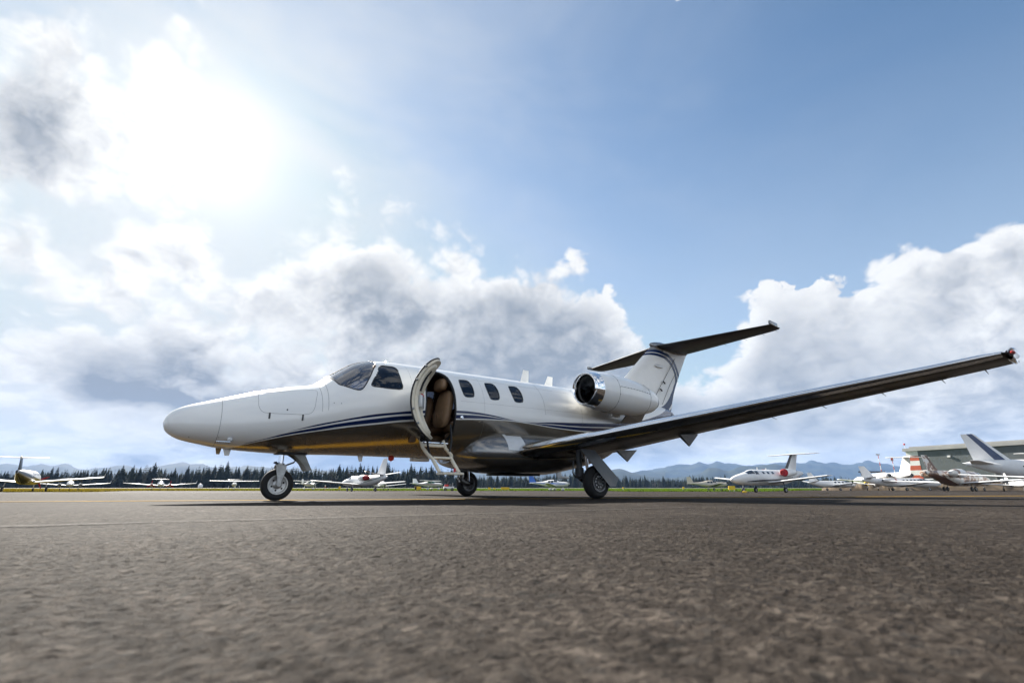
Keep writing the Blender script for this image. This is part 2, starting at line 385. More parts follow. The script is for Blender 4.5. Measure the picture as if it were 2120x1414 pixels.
def sheet(name, pts, mat, lift=0.004, kind=True, sub=1):
    "flat marking that follows the apron: pts = list of left/right edge pairs"
    V, F = [], []
    for (a, b_) in pts:
        for q in (a, b_): V.append((q[0], q[1], float(ground_z(q[0], q[1]))+lift))
    for i in range(len(pts)-1): F.append((2*i, 2*i+1, 2*i+3, 2*i+2))
    o = mesh(name, V, F, mat, smooth=False)
    return structure(o) if kind else o
def strip(name, path, wd, mat, lift=0.004, step=1.5):
    P = [np.array(p, float) for p in path]; Q = []
    for a, b_ in zip(P[:-1], P[1:]):
        n = max(1, int(np.linalg.norm(b_-a)/step)); Q += [a+(b_-a)*i/n for i in range(n)]
    Q.append(P[-1]); out = []
    for i, q in enumerate(Q):
        d = Q[min(i+1, len(Q)-1)]-Q[max(0, i-1)]; d /= np.linalg.norm(d); nn = np.array([-d[1], d[0]])
        ww = wd[0]+(wd[1]-wd[0])*i/max(1, len(Q)-1) if hasattr(wd, '__len__') else wd
        out.append((q+nn*ww/2, q-nn*ww/2))
    return sheet(name, out, mat, lift)
yel = pmat('line_yellow', (0.50, 0.29, 0.03), 0.9, spec=0.1, wear=0.5, wscale=14, bump=0.3)
pale = pmat('line_pale', (0.24, 0.20, 0.14), 0.9, spec=0.1, wear=0.4, wscale=12, bump=0.3)
strip('taxi_line', [(-30, 13.45), (-.5, 1.15), (6.92, -1.94), (40, -15.7)], 0.24, yel, 0.004)
strip('apron_marking', [(-14, 4.2), (-4.2, 2.3), (-1.6, 1.72), (-.6, 1.35)], (1.0, 0.10), pale, 0.008, 0.4)
tar = pmat('tar_seam', (0.050, 0.041, 0.033), 0.9, wear=0.4, wscale=20, bump=0.4, bscale=120)
strip('apron_seam', [(-6, -4.2), (-.68, -5.03), (.13, -5.15), (1.52, -5.40), (4.4, -5.61), (20, -6.8)], 0.022, tar, 0.006, 0.3)

# grass strip, far taxiway and field beyond the apron
def band(name, d0, d1, mat, lift, px0=-700, px1=2900, n=90, edge=0.0):
    V, F = [], []; f0 = d0 if callable(d0) else (lambda q: d0); f1 = d1 if callable(d1) else (lambda q: d1)
    for i in range(n+1):
        px = px0+(px1-px0)*i/n; jig = edge*math.sin(i*1.7)*math.cos(i*0.6)
        for d in np.linspace(f0(px)+jig, f1(px), 12): x, y = spot(px, d); V.append((x, y, float(ground_z(x, y))+lift))
    for i in range(n):
        for k in range(11): a = i*12+k; F.append((a, a+12, a+13, a+1))
    return mesh(name, V, F, mat)
g_near = lambda q: float(np.interp(q, [-700, 200, 270, 900, 1250, 1300, 1600, 1660, 1790, 2900], [64, 64, 95, 97, 92, 72, 76, 108, 128, 128])); g_far = lambda q: max(172.0, g_near(q)+10)
gm = bpy.data.materials.new('dry_grass'); gm.use_nodes = True; t = NT(gm.node_tree); b = t.n['Principled BSDF']
pos = t.node('ShaderNodeNewGeometry').outputs['Position']
g1 = t.noise(pos, 0.12, 5, 0.6); g2 = t.noise(pos, 2.2, 5, 0.7); px_, py_, _z = t.sep(pos)[0:3]
side = t.m('ADD', t.m('MULTIPLY', px_, 0.012), t.m('MULTIPLY', g1, 1.2))          # greener towards the far right
c0 = t.mix(t.step(side, 0.5, 1.5), (0.125, 0.092, 0.010), (0.055, 0.090, 0.010))
c0 = t.v('SCALE', c0, scale=t.step(g2, 0.3, 0.7, lo=0.65, hi=1.25)); t.l.new(c0, b.inputs['Base Color']); b.inputs['Roughness'].default_value = 1.0; b.inputs['Specular IOR Level'].default_value = 0.0
conc = pmat('taxiway_concrete', (0.22, 0.215, 0.20), 0.8, wear=0.2, wscale=0.3)
structure(band('grass_strip', g_near, g_far, gm, 0.03, edge=1.5)); structure(band('far_taxiway', lambda q: g_far(q)+2, 198, conc, 0.05)); structure(band('grass_field', 198, 430, gm, 0.05)); structure(band('runway', 205, 255, conc, 0.12))
# tufts along the near edge of the strip
def tufts():
    V, F = [], []
    for _ in range(9000):
        px = random.uniform(-250, 2350); d = g_near(px)+random.random()**1.5*max(10, 150-g_near(px)); x, y = spot(px, d); z = float(ground_z(x, y)); h = random.uniform(.06, .2); wd = h*0.5; a = random.random()*6.28
        k = len(V); c_, s_ = math.cos(a)*wd, math.sin(a)*wd
        V += [(x-c_, y-s_, z), (x+c_, y+s_, z), (x+random.uniform(-.06, .06), y+random.uniform(-.06, .06), z+h)]; F.append((k, k+1, k+2))
    o = mesh('grass_tufts', V, F, gm, smooth=False); o['label'] = 'short dry grass along the far edge of the apron'; o['category'] = 'grass'; return stuff(o)
tufts()
# hills: terrain ridges with depth
hm = bpy.data.materials.new('forested_hill'); hm.use_nodes = True; t = NT(hm.node_tree); b = t.n['Principled BSDF']
pos = t.node('ShaderNodeNewGeometry').outputs['Position']
hn = t.noise(pos, 0.004, 8, 0.65); hz_ = t.sep(pos)[2]
c0 = t.mix(t.step(hn, 0.4, 0.62), (0.014, 0.022, 0.018), (0.035, 0.042, 0.028))
snow = t.m('MULTIPLY', t.step(t.m('ADD', hz_, t.m('MULTIPLY', t.noise(pos, 0.006, 6, 0.7), 60.0)), 490, 520), 0.8)
c0 = t.mix(snow, c0, (0.75, 0.77, 0.8)); t.l.new(c0, b.inputs['Base Color']); b.inputs['Roughness'].default_value = 0.95; b.inputs['Specular IOR Level'].default_value = 0.1
def ridge(name, D, prof, depth, seed):
    pxs = np.array([p[0] for p in prof], float); pys = np.array([p[1] for p in prof], float)
    n = 260; m_ = 26; V, F = [], []
    for i in range(n+1):
        px = pxs[0]+(pxs[-1]-pxs[0])*i/n; py = float(pchip(pxs, pys, [px])[0])
        for k in range(m_+1):
            t_ = k/m_; prof_h = max(0.0, math.sin(math.pi*min(1, t_*1.0)))**1.1
            d = D+depth*(t_-0.5); x, y = spot(px, d); H = height_at(px, py, D)
            nz = float(vnoise(np.array(x/180.0), np.array(y/180.0), seed)+0.5*vnoise(np.array(x/70.0), np.array(y/70.0), seed+1)-0.75)
            V.append((x, y, max(-2.0, H*prof_h*(1+0.10*nz)+H*0.05*nz-2)))
    for i in range(n):
        for k in range(m_): a = i*(m_+1)+k; F.append((a, a+m_+1, a+m_+2, a+1))
    return structure(mesh(name, V, F, hm))
ridge('far_mountain', 6800, [(-500, 985), (-120, 966), (12, 962), (45, 966), (70, 962), (95, 966), (121, 961), (155, 970), (185, 970), (215, 968), (245, 965), (280, 970), (309, 966), (345, 961), (371, 957.5), (388, 961), (406, 962), (422, 966), (445, 969), (473, 967), (500, 964), (536, 966), (600, 972), (660, 975), (750, 985), (900, 988), (980, 976), (1060, 970), (1130, 966), (1185, 968), (1240, 975), (1300, 978), (1380, 974)], 2600, 3)
ridge('snowy_mountain', 8200, [(1240, 990), (1300, 980), (1380, 968), (1433, 961), (1451, 958.5), (1470, 961), (1489, 956.5), (1515, 961), (1559, 964), (1600, 961), (1655, 958.5), (1697, 956.5), (1759, 961), (1821, 956), (1863, 966), (1920, 975), (2100, 985), (2250, 990)], 3000, 5)
ridge('near_hill', 5200, [(1120, 1000), (1180, 985), (1230, 978), (1262, 973), (1283, 971), (1310, 977), (1345, 985), (1400, 988), (1453, 981), (1471, 971), (1484, 969.5), (1509, 973.5), (1533, 968), (1582, 964), (1613, 962.5), (1640, 968), (1663, 976), (1690, 987), (1760, 996), (1900, 1004)], 2000, 8)
# ---------------------------------------------------------------- the business jet (x aft from the nose, port = -y, z up)
JX = 4.5
jet = empty('business_jet', (JX, 0, 0)); tag(jet, 'large white business jet in the foreground with open cabin door and lowered stairs', 'jet')
def J(o):                      # meshes are written in apron metres; shift them under the jet's own origin
    o.location = (-JX, 0, 0) if o.parent is jet else o.location
    return o
XS = [0, .03, .1, .22, .4, .7, 1.05, 1.45, 1.8, 1.95, 2.15, 2.4, 2.65, 2.88, 3.2, 4.2, 5.5, 7.0, 8.2, 9.3, 10.4, 11.35]
ZT = [.985, 1.085, 1.165, 1.232, 1.297, 1.403, 1.523, 1.632, 1.715, 1.83, 1.975, 2.14, 2.222, 2.25, 2.263, 2.277, 2.308, 2.335, 2.35, 2.36, 2.33, 2.25]
ZB = [.985, .90, .835, .78, .742, .692, .667, .655, .655, .658, .664, .667, .668, .669, .67, .673, .68, .72, .85, 1.15, 1.6, 1.95]
ZC = [.985, .985, .985, .985, .985, 1.0, 1.04, 1.11, 1.2, 1.25, 1.31, 1.37, 1.42, 1.45, 1.465, 1.475, 1.51, 1.55, 1.62, 1.76, 1.98, 2.12]
AW = [0, .105, .175, .25, .33, .43, .53, .62, .69, .715, .745, .775, .80, .81, .82, .82, .82, .80, .73, .58, .36, .10]
def fparam(x):
    return [pchip(XS, v_, x) for v_ in (ZT, ZB, ZC, AW)]
def fpoint(x, th, inset=0.0):
    "point on the fuselage skin; th 0 starboard, 90 top, 180 port"
    x = np.asarray(x, float); th = np.asarray(th, float)
    zt, zb, zc, aw = fparam(x.ravel()); sh = x.shape
    zt, zb, zc, aw = [q.reshape(sh)-(s_*inset) for q, s_ in ((zt, 1), (zb, -1), (zc, 0), (aw, 1))]
    s_, c_ = np.sin(th), np.cos(th)
    return np.stack([x, aw*c_, np.where(s_ > 0, zc+(zt-zc)*s_, zc+(zc-zb)*s_)], -1)
def theta_port(x, z):
    zt, zb, zc, aw = [float(q[0]) for q in fparam(np.array([x]))]
    s_ = (z-zc)/((zt-zc) if z > zc else (zc-zb)); return math.pi-math.asin(max(-1, min(1, s_)))
def smooth_poly(pts, n=6):
    "closed Catmull-Rom"
    P = np.array(pts, float); m_ = len(P); out = []
    for i in range(m_):
        a, b_, c_, d = P[i-1], P[i], P[(i+1) % m_], P[(i+2) % m_]
        for k in range(n):
            t_ = k/n; out.append(0.5*((2*b_)+(-a+c_)*t_+(2*a-5*b_+4*c_-d)*t_**2+(-a+3*b_-3*c_+d)*t_**3))
    return np.array(out)
def rounded(pts, r=0.05, n=4):
    P = np.array(pts, float); out = []; m_ = len(P)
    for i in range(m_):
        a, b_, c_ = P[i-1], P[i], P[(i+1) % m_]; u = a-b_; v_ = c_-b_; ru = min(r, np.linalg.norm(u)*.45); rv = min(r, np.linalg.norm(v_)*.45)
        p0 = b_+u/np.linalg.norm(u)*ru; p1 = b_+v_/np.linalg.norm(v_)*rv
        for k in range(n+1): t_ = k/n; out.append((1-t_)**2*p0+2*t_*(1-t_)*b_+t_**2*p1)
    return np.array(out)
to_th = lambda poly: np.array([(x, theta_port(x, z)) for x, z in poly])
OUT = {}
OUT['door'] = to_th(smooth_poly([(3.385, 1.30), (3.385, 1.60), (3.40, 1.87), (3.46, 2.05), (3.60, 2.125), (3.78, 2.125), (3.895, 2.04), (3.935, 1.82), (3.95, 1.57), (3.962, 1.34), (3.965, 1.12), (3.945, .965), (3.86, .89), (3.70, .875), (3.53, .885), (3.42, .965), (3.39, 1.10)], 5))
wpts = [(2.03, 1.682), (2.1, 1.645), (2.205, 1.606), (2.295, 1.59), (2.35, 1.62), (2.405, 1.704), (2.485, 1.845), (2.565, 1.991), (2.635, 2.10), (2.655, 2.15)]
wth = [(x, theta_port(x, z)) for x, z in wpts]+[(2.655, math.pi/2+.34), (2.63, math.pi/2+.05), (2.45, math.pi/2+.045), (2.2, math.pi/2+.05), (1.985, math.pi/2+.06), (1.97, math.pi/2+.22), (1.985, math.pi/2+.42)]
OUT['windshield'] = smooth_poly(wth, 4)
OUT['side_window'] = to_th(rounded([(2.475, 1.672), (2.50, 1.74), (2.69, 2.085), (2.955, 2.085), (2.985, 1.67), (2.74, 1.66)], .07))
for k, x0 in enumerate((4.095, 4.655, 5.215)):
    OUT['cabin_window_%d' % k] = to_th(smooth_poly([(x0+.005, 1.90+.013*k), (x0+.022, 2.0+.013*k), (x0+.07, 2.018+.013*k), (x0+.20, 2.022+.013*k), (x0+.25, 1.96+.013*k), (x0+.262, 1.85+.013*k), (x0+.25, 1.745+.013*k), (x0+.205, 1.70+.013*k), (x0+.06, 1.694+.013*k), (x0+.018, 1.78+.013*k)], 4))
mirror = lambda P: np.c_[P[:, 0], math.pi-P[:, 1]][::-1]
STAR = [k for k in OUT if k != 'door']
for k in STAR: OUT[k+'_s'] = mirror(OUT[k])

def inside(poly, pts):
    x, y = pts[..., 0], pts[..., 1]; r_ = np.zeros(x.shape, bool); m_ = len(poly)
    for i in range(m_):
        x1, y1 = poly[i]; x2, y2 = poly[(i+1) % m_]
        c_ = ((y1 > y) != (y2 > y)); xi = (x2-x1)*(y-y1)/((y2-y1) if y2 != y1 else 1e-12)+x1; r_ ^= c_ & (x < xi)
    return r_
def nearest(poly, p):
    a = poly; b_ = np.roll(poly, -1, 0); d = b_-a; t_ = np.clip(((p-a)*d).sum(1)/np.maximum((d*d).sum(1), 1e-12), 0, 1); q = a+d*t_[:, None]
    k = np.argmin(((q-p)**2).sum(1)); return q[k], math.sqrt(((q[k]-p)**2).sum())
xa = np.concatenate([[0, .004, .01, .018, .03, .045, .062, .08, .1], np.arange(.125, 11.351, .025)]); NTH = 208
ta = np.linspace(-math.pi/2, 1.5*math.pi, NTH+1)[:-1]
PX, PT = np.meshgrid(xa, ta, indexing='ij'); PRM = np.stack([PX, PT], -1)
SC_ = np.array([1.0, 0.8])
holes = {}
nI, nJ = PX.shape
for k, poly in OUT.items():
    sp = poly*SC_; lo, hi = poly.min(0)-.12, poly.max(0)+.12
    I = np.where((xa > lo[0]) & (xa < hi[0]))[0]; Jn = np.where((ta > lo[1]) & (ta < hi[1]))[0]
    i0, i1, j0, j1 = I[0], I[-1], Jn[0], Jn[-1]
    ins = inside(poly, PRM[i0:i1+1, j0:j1+1])
    done = set()
    for i in range(i0, i1+1):
        for j in range(j0, j1+1):
            for (a, b_) in ((i+1, j), (i, j+1)):
                if a > i1 or b_ > j1 or ins[i-i0, j-j0] == ins[a-i0, b_-j0]: continue
                if (i, j) in done or (a, b_) in done: continue
                q1, d1 = nearest(sp, PRM[i, j]*SC_); q2, d2 = nearest(sp, PRM[a, b_]*SC_)
                if d1 <= d2: PRM[i, j] = q1/SC_; done.add((i, j))
                else: PRM[a, b_] = q2/SC_; done.add((a, b_))
    cen = (PRM[i0:i1, j0:j1]+PRM[i0+1:i1+1, j0:j1]+PRM[i0:i1, j0+1:j1+1]+PRM[i0+1:i1+1, j0+1:j1+1])/4
    msk = inside(poly, cen); holes[k] = [(i0+a, j0+b_) for a, b_ in zip(*np.where(msk))]
ZONE = {c_: k for k, L in holes.items() for c_ in L}
def skin_mesh(inset=0.0, irange=None, skip=True):
    P3 = fpoint(PRM[..., 0], PRM[..., 1], inset); F = []
    i_lo, i_hi = irange or (0, nI-1)
    for i in range(i_lo, i_hi):
        for j in range(nJ):
            if skip and (i, j) in ZONE: continue
            k = (j+1) % nJ; F.append((i*nJ+j, i*nJ+k, (i+1)*nJ+k, (i+1)*nJ+j))
    return P3.reshape(-1, 3), F
def compact(V, F):
    used = sorted({i for f in F for i in f}); mp = {u: q for q, u in enumerate(used)}
    return [V[u] for u in used], [tuple(mp[i] for i in f) for f in F]

# paint: white above, metallic grey below, two navy bands with white keylines
pm = bpy.data.materials.new('jet_livery'); pm.use_nodes = True; t = NT(pm.node_tree); b = t.n['Principled BSDF']
oc = t.node('ShaderNodeTexCoord').outputs['Object']; ox, oy, oz = t.sep(oc)[0:3]
S1t = [(0, .3), (1.30, .87), (1.40, .917), (1.51, .955), (1.8, 1.049), (2.03, 1.109), (2.3, 1.181), (2.58, 1.246), (2.885, 1.299), (3.1, 1.336), (3.975, 1.427), (4.34, 1.437), (4.765, 1.414), (5.15, 1.374), (5.35, 1.364), (5.655, 1.367), (6.195, 1.408), (6.93, 1.458), (7.775, 1.523), (8.46, 1.584), (9.15, 1.69), (9.9, 1.86), (10.6, 2.06), (11.4, 2.4)]
S1b = [(0, .3), (1.30, .88), (1.40, .917), (1.51, .949), (1.805, 1.027), (2.035, 1.088), (2.305, 1.153), (2.59, 1.210), (2.89, 1.264), (3.105, 1.295), (3.975, 1.386), (4.345, 1.398), (4.765, 1.391), (5.155, 1.367), (5.35, 1.363), (5.655, 1.361), (6.195, 1.372), (6.94, 1.389), (7.78, 1.441), (8.47, 1.496), (9.15, 1.56), (10, 1.68), (11.4, 1.9)]
S2t = [(0, .3), (.9, .736), (.95, .755), (1.155, .819), (1.33, .881), (1.515, .934), (1.81, 1.008), (2.04, 1.066), (2.31, 1.126), (2.595, 1.182), (2.895, 1.238), (3.13, 1.269), (3.98, 1.359), (4.345, 1.382), (4.765, 1.379), (5.155, 1.364), (5.35, 1.358), (5.655, 1.356), (6.2, 1.358), (6.94, 1.373), (7.785, 1.422), (9.15, 1.51), (11.4, 1.75)]
S2b = [(0, .3), (.9, .737), (.955, .751), (1.155, .810), (1.335, .859), (1.525, .905), (1.82, .968), (2.055, 1.022), (2.325, 1.073), (2.61, 1.121), (2.91, 1.175), (3.145, 1.210), (3.99, 1.297), (4.355, 1.327), (4.77, 1.347), (5.155, 1.358), (5.35, 1.356), (5.66, 1.344), (6.205, 1.318), (6.955, 1.311), (7.575, 1.325), (9, 1.36), (11.4, 1.5)]
GR = [(0, .3), (.6, .6), (.82, .696), (.91, .728), (1.16, .798), (1.34, .847), (1.525, .892), (1.825, .955), (2.06, 1.001), (2.33, 1.052), (2.615, 1.098), (2.92, 1.150), (3.165, 1.183), (3.995, 1.275), (4.36, 1.308), (4.775, 1.335), (5.155, 1.345), (5.66, 1.331), (6.21, 1.304), (6.96, 1.291), (7.495, 1.300), (9, 1.31), (11.4, 1.4)]
E_ = 0.0015
above = lambda c_: t.step(oz, t.m('SUBTRACT', c_, E_), t.m('ADD', c_, E_), 'LINEAR')
c1, c2_, c3_, c4_, c5_ = [t.curve(ox, q) for q in (S1t, S1b, S2t, S2b, GR)]
band1 = t.m('MULTIPLY', t.m('SUBTRACT', 1.0, above(c1)), above(c2_)); band2 = t.m('MULTIPLY', t.m('SUBTRACT', 1.0, above(c3_)), above(c4_))
navy = t.m('MAXIMUM', band1, band2); grey = t.m('SUBTRACT', 1.0, above(c5_))
dirt = t.noise(t.v('MULTIPLY', oc, (0.6, 1, 1.6)), 3.0, 6, 0.6)
white = t.v('SCALE', (0.84, 0.832, 0.80), scale=t.step(dirt, 0.35, 0.75, lo=0.96, hi=1.0))
col = t.mix(navy, t.mix(grey, white, (0.235, 0.20, 0.155)), (0.008, 0.020, 0.075))
t.l.new(col, b.inputs['Base Color']); t.l.new(t.m('MULTIPLY', grey, 0.75), b.inputs['Metallic'])
t.l.new(t.mix(grey, (0.20,)*3, (0.21,)*3), b.inputs['Roughness']); b.inputs['Coat Weight'].default_value = 0.25; b.inputs['Coat Roughness'].default_value = 0.04
wav = t.node('ShaderNodeBump'); wav.inputs['Strength'].default_value = 0.10; wav.inputs['Distance'].default_value = 0.02
t.l.new(t.noise(oc, 2.6, 2, 0.5), wav.inputs['Height']); t.l.new(wav.outputs[0], b.inputs['Normal'])
LIV = pm
white_m = pmat('jet_white', (0.84, 0.832, 0.80), 0.22, coat=0.3, wear=0.05, wscale=3)
grey_m = pmat('jet_grey', (0.20, 0.198, 0.195), 0.22, metal=0.75, coat=0.6, wear=0.10, wscale=2)
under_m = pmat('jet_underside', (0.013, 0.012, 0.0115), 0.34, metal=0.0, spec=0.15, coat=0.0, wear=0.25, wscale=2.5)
light_m = pmat('jet_light_grey', (0.62, 0.63, 0.63), 0.35, metal=0.2, coat=0.5, wear=0.08)
chrome = pmat('polished_metal', (0.66, 0.68, 0.71), 0.09, metal=1.0, wear=0.06, wscale=8)
steel = pmat('gear_steel', (0.42, 0.42, 0.41), 0.35, metal=0.9, wear=0.35, wscale=14)
gearw = pmat('gear_white_paint', (0.62, 0.62, 0.60), 0.45, wear=0.35, wscale=18)
geard = pmat('gear_dark', (0.055, 0.058, 0.062), 0.5, metal=0.2, wear=0.4, wscale=14)
rubber = pmat('tyre_rubber', (0.016, 0.016, 0.017), 0.75, wear=0.35, wscale=12, bump=0.25, bscale=90)
seal_m = pmat('black_seal', (0.012, 0.012, 0.014), 0.45, wear=0.4, wscale=30)
cream = pmat('door_cream', (0.80, 0.72, 0.57), 0.5, wear=0.14, wscale=7)
seam_m = pmat('panel_gap', (0.10, 0.10, 0.10), 0.7, wear=0.2)
liner_m = pmat('cabin_liner', (0.15, 0.095, 0.06), 0.7, wear=0.2, bump=0.2)
carpet = pmat('cabin_carpet', (0.05, 0.04, 0.035), 0.9, wear=0.2, bump=0.4)
leather = pmat('tan_leather', (0.33, 0.205, 0.115), 0.5, wear=0.2, wscale=10, bump=0.35, bscale=40)
red_m = pmat('signal_red', (0.55, 0.03, 0.025), 0.45, wear=0.15)
navy_m = pmat('navy_paint', (0.012, 0.026, 0.085), 0.28, coat=0.8)
def glass(name, tint=(0.30, 0.33, 0.36), refl=0.5):
    mt = bpy.data.materials.new(name); mt.use_nodes = True; t_ = NT(mt.node_tree)
    for n in list(t_.n): t_.n.remove(n)
    o = t_.node('ShaderNodeOutputMaterial'); tr = t_.node('ShaderNodeBsdfTransparent'); gl = t_.node('ShaderNodeBsdfGlossy'); mx = t_.node('ShaderNodeMixShader')
    nz = t_.noise(t_.node('ShaderNodeTexCoord').outputs['Object'], 9.0, 4, 0.6)
    t_.l.new(t_.v('SCALE', tint, scale=t_.step(nz, 0.3, 0.7, lo=0.9, hi=1.0)), tr.inputs[0]); gl.inputs['Roughness'].default_value = 0.02; gl.inputs['Color'].default_value = (0.9, 0.93, 1.0, 1)
    fr = t_.node('ShaderNodeFresnel'); fr.inputs['IOR'].default_value = 1.45
    t_.l.new(t_.m('MULTIPLY_ADD', fr.outputs[0], 1.0, refl, clamp=True), mx.inputs[0]); t_.l.new(tr.outputs[0], mx.inputs[1]); t_.l.new(gl.outputs[0], mx.inputs[2]); t_.l.new(mx.outputs[0], o.inputs[0])
    return mt
g_ws = glass('windshield_glass', (0.84, 0.88, 0.90), 0.13); g_cab = glass('cabin_glass', (0.10, 0.11, 0.14), 0.035); g_side = glass('cockpit_side_glass', (0.16, 0.17, 0.22), 0.035); g_clear = glass('clear_lens', (0.9, 0.9, 0.9), 0.06)

V, F = skin_mesh(); V, F = compact(V, F); fus = J(mesh('fuselage', V, F, LIV, jet)); fus.location = (-JX, 0, 0)
# paint coordinates are read in the part's own space, which is apron metres
def zone_mesh(k, inset): 
    P3 = fpoint(PRM[..., 0], PRM[..., 1], inset).reshape(-1, 3)
    F = [(i*nJ+j, i*nJ+(j+1) % nJ, (i+1)*nJ+(j+1) % nJ, (i+1)*nJ+j) for i, j in holes[k]]
    return compact(P3, F)
def outline3(k, inset=0.0, n=None):
    P = OUT[k]; return fpoint(P[:, 0], P[:, 1], inset)
for k in holes:
    if k == 'door': continue
    nm = 'windshield' if 'windshield' in k else ('cockpit_side_window' if 'side' in k else 'cabin_window')
    V, F = zone_mesh(k, 0.004); o = J(mesh(nm, V, F, g_ws if 'wind' in nm and 'shield' in nm else (g_side if 'cockpit' in nm else g_cab), jet))
    fr_ = MB().loop(outline3(k, 0.002), 0.008 if 'cabin' in k else 0.010, 6).build('window_seal', seal_m, o)
# cabin: liner with the same openings, floor, bulkheads, seats
xlo, xhi = int(np.searchsorted(xa, 1.98)), int(np.searchsorted(xa, 6.6))
V, F = skin_mesh(0.055, (xlo, xhi)); V, F = compact(V, F); J(mesh('cabin_liner', V, [f[::-1] for f in F], liner_m, jet))
fl = MB(); fl.box((4.1, 0, .86), (4.4, 1.02, .03)); J(fl.build('cabin_floor', carpet, jet))
def bulkhead(x, mat, name):
    th = np.linspace(0, 2*math.pi, 41)[:-1]; P = fpoint(np.full(40, x), th, 0.055); J(mesh(name, list(P), [tuple(range(40))], mat, jet, smooth=False))
bulkhead(6.55, liner_m, 'aft_bulkhead'); bulkhead(2.0, seal_m, 'forward_bulkhead')
def cushion(mb, c, size, rot=None, e=3.2, n=20, m_=12):
    "soft block: superellipsoid"
    M = np.array(rot) if rot is not None else np.eye(3); rows = []
    f = lambda v: np.sign(v)*np.abs(v)**(2/e)
    for i in range(m_+1):
        ph = -math.pi/2+math.pi*i/m_; row = []
        for k in range(n):
            th = 2*math.pi*k/n; q = np.array([size[0]/2*f(np.cos(ph))*f(np.cos(th)), size[1]/2*f(np.cos(ph))*f(np.sin(th)), size[2]/2*f(np.sin(ph))]); row.append(M@q+np.array(c))
        rows.append(row)
    return mb.grid(np.array(rows), True)
def seat(x, y, facing, name='cabin_seat'):
    s_ = facing; tilt = Matrix.Rotation(R(-10*s_), 3, 'Y'); mb = MB()
    cushion(mb, (x, y, 1.20), (.52, .50, .19)); cushion(mb, (x, y, 1.0), (.38, .42, .30)); cushion(mb, (x+s_*.30, y, 1.50), (.17, .47, .68), tilt); cushion(mb, (x+s_*.375, y, 1.93), (.14, .36, .23), tilt)
    for e_ in (-1, 1): cushion(mb, (x-s_*.02, y+e_*.27, 1.36), (.44, .09, .10))
    o = J(mb.build(name, leather, jet, crease=0)); p = MB(); cushion(p, (x+s_*.375, y, 1.34), (.05, .40, .26), tilt, 4.0)
    for k in range(5): p.tube([(x+s_*.41, y-.15+.075*k, 1.24), (x+s_*.415, y-.15+.075*k, 1.40), (x+s_*.41, y-.15+.075*k, 1.45)], [.004, .010, .004], 6)
    p.build('seat_pocket', leather, o, crease=0); return o
seat(4.28, -.36, -1); seat(4.30, .40, -1); seat(5.1, -.36, 1); seat(2.95, -.34, 1, 'pilot_seat'); seat(2.95, .34, 1, 'pilot_seat')
J(MB().box((3.3, .46, 1.35), (.34, .40, .95), bevel=.02).build('cabinet', liner_m, jet)); J(MB().box((3.28, -.50, 1.35), (.10, .30, .95), bevel=.02).build('partition', liner_m, jet))
da = MB(); da.box((2.24, 0, 1.52), (.34, 1.16, .16), bevel=.05); da.box((2.42, 0, 1.40), (.06, 1.1, .36), bevel=.02); J(da.build('instrument_panel', seal_m, jet))
vis = MB(); vis.box((2.56, -.34, 1.98), (.03, .36, .18), Matrix.Rotation(R(25), 3, 'Y')); J(vis.build('sun_visor', liner_m, jet))
# door frame
ring = []
for ins_ in (0.001, 0.06): ring.append(outline3('door', ins_))
ring = np.array(ring); mb = MB(); mb.grid(np.concatenate([ring, ring[:, :1]], 1)); fr_ = J(mb.build('door_frame', seal_m, jet))
MB().loop(outline3('door', 0.018), 0.022, 8).build('door_seal', seal_m, fr_)
lp = OUT['door']; bm_ = MB()
for k in range(0, len(lp), 7):
    p = fpoint(np.array([lp[k, 0]]), np.array([lp[k, 1]]), 0.02)[0]; MB().box(p, (.02, .03, .028), bevel=.004).build('latch_keeper', steel, fr_)
sil = MB(); sil.box((3.68, -.60, .885), (.50, .10, .03), bevel=.008); sil.build('door_sill', chrome, fr_)
# door leaf: the cut-out skin with thickness, swung forward on its front edge
HX, HY, PHI = 3.33, -.76, R(-127)
V0, F0 = zone_mesh('door', 0.0); V1, _ = zone_mesh('door', 0.05)
door = mesh('door', V0, F0, LIV, jet)
door.matrix_local = Matrix.Translation((-JX, 0, 0)) @ Matrix.Translation((HX, HY, 0)) @ Matrix.Rotation(PHI, 4, 'Z') @ Matrix.Translation((-HX, -HY, 0))
o0, o1 = outline3('door', 0.0), outline3('door', 0.05)
mesh('inner_panel', V1, [f[::-1] for f in F0], cream, door)
mb = MB(); rr_ = np.array([o0, o0*.35+o1*.65, o1]); mb.grid(np.concatenate([rr_, rr_[:, :1]], 1)); mb.build('door_edge', cream, door)
MB().loop(o0, 0.013, 8).build('door_gasket', seal_m, door)
# raised liner on the inner side with a rim, a handle recess and the latch pins of the rear edge
pl = OUT['door']; cen_ = pl.mean(0); rows = []
for sc_, ins_ in ((0.90, .052), (0.86, .085), (0.72, .098), (0.66, .075), (0.3, .07), (0.02, .07)):
    q = cen_+(pl-cen_)*sc_; rows.append(fpoint(q[:, 0], q[:, 1], ins_))
rows = np.array(rows); mb = MB(); mb.grid(np.concatenate([rows, rows[:, :1]], 1)); mb.build('door_liner', cream, door)
for k, z in enumerate((1.98, 1.76, 1.30, 1.08)):
    th_ = theta_port(3.93, z); p = fpoint(np.array([3.955]), np.array([th_]), 0.028)[0]; l_ = MB(); l_.lathe([(-.03, .0001), (-.03, .017), (.02, .017), (.028, .010), (.028, .0001)], p, 'x', 12); l_.build('latch_pin', steel, door)
hd = MB(); p = fpoint(np.array([3.72]), np.array([theta_port(3.72, 1.55)]), 0.13)[0]; hd.box(p, (.17, .03, .05), bevel=.01); hd.build('door_handle', red_m, door)
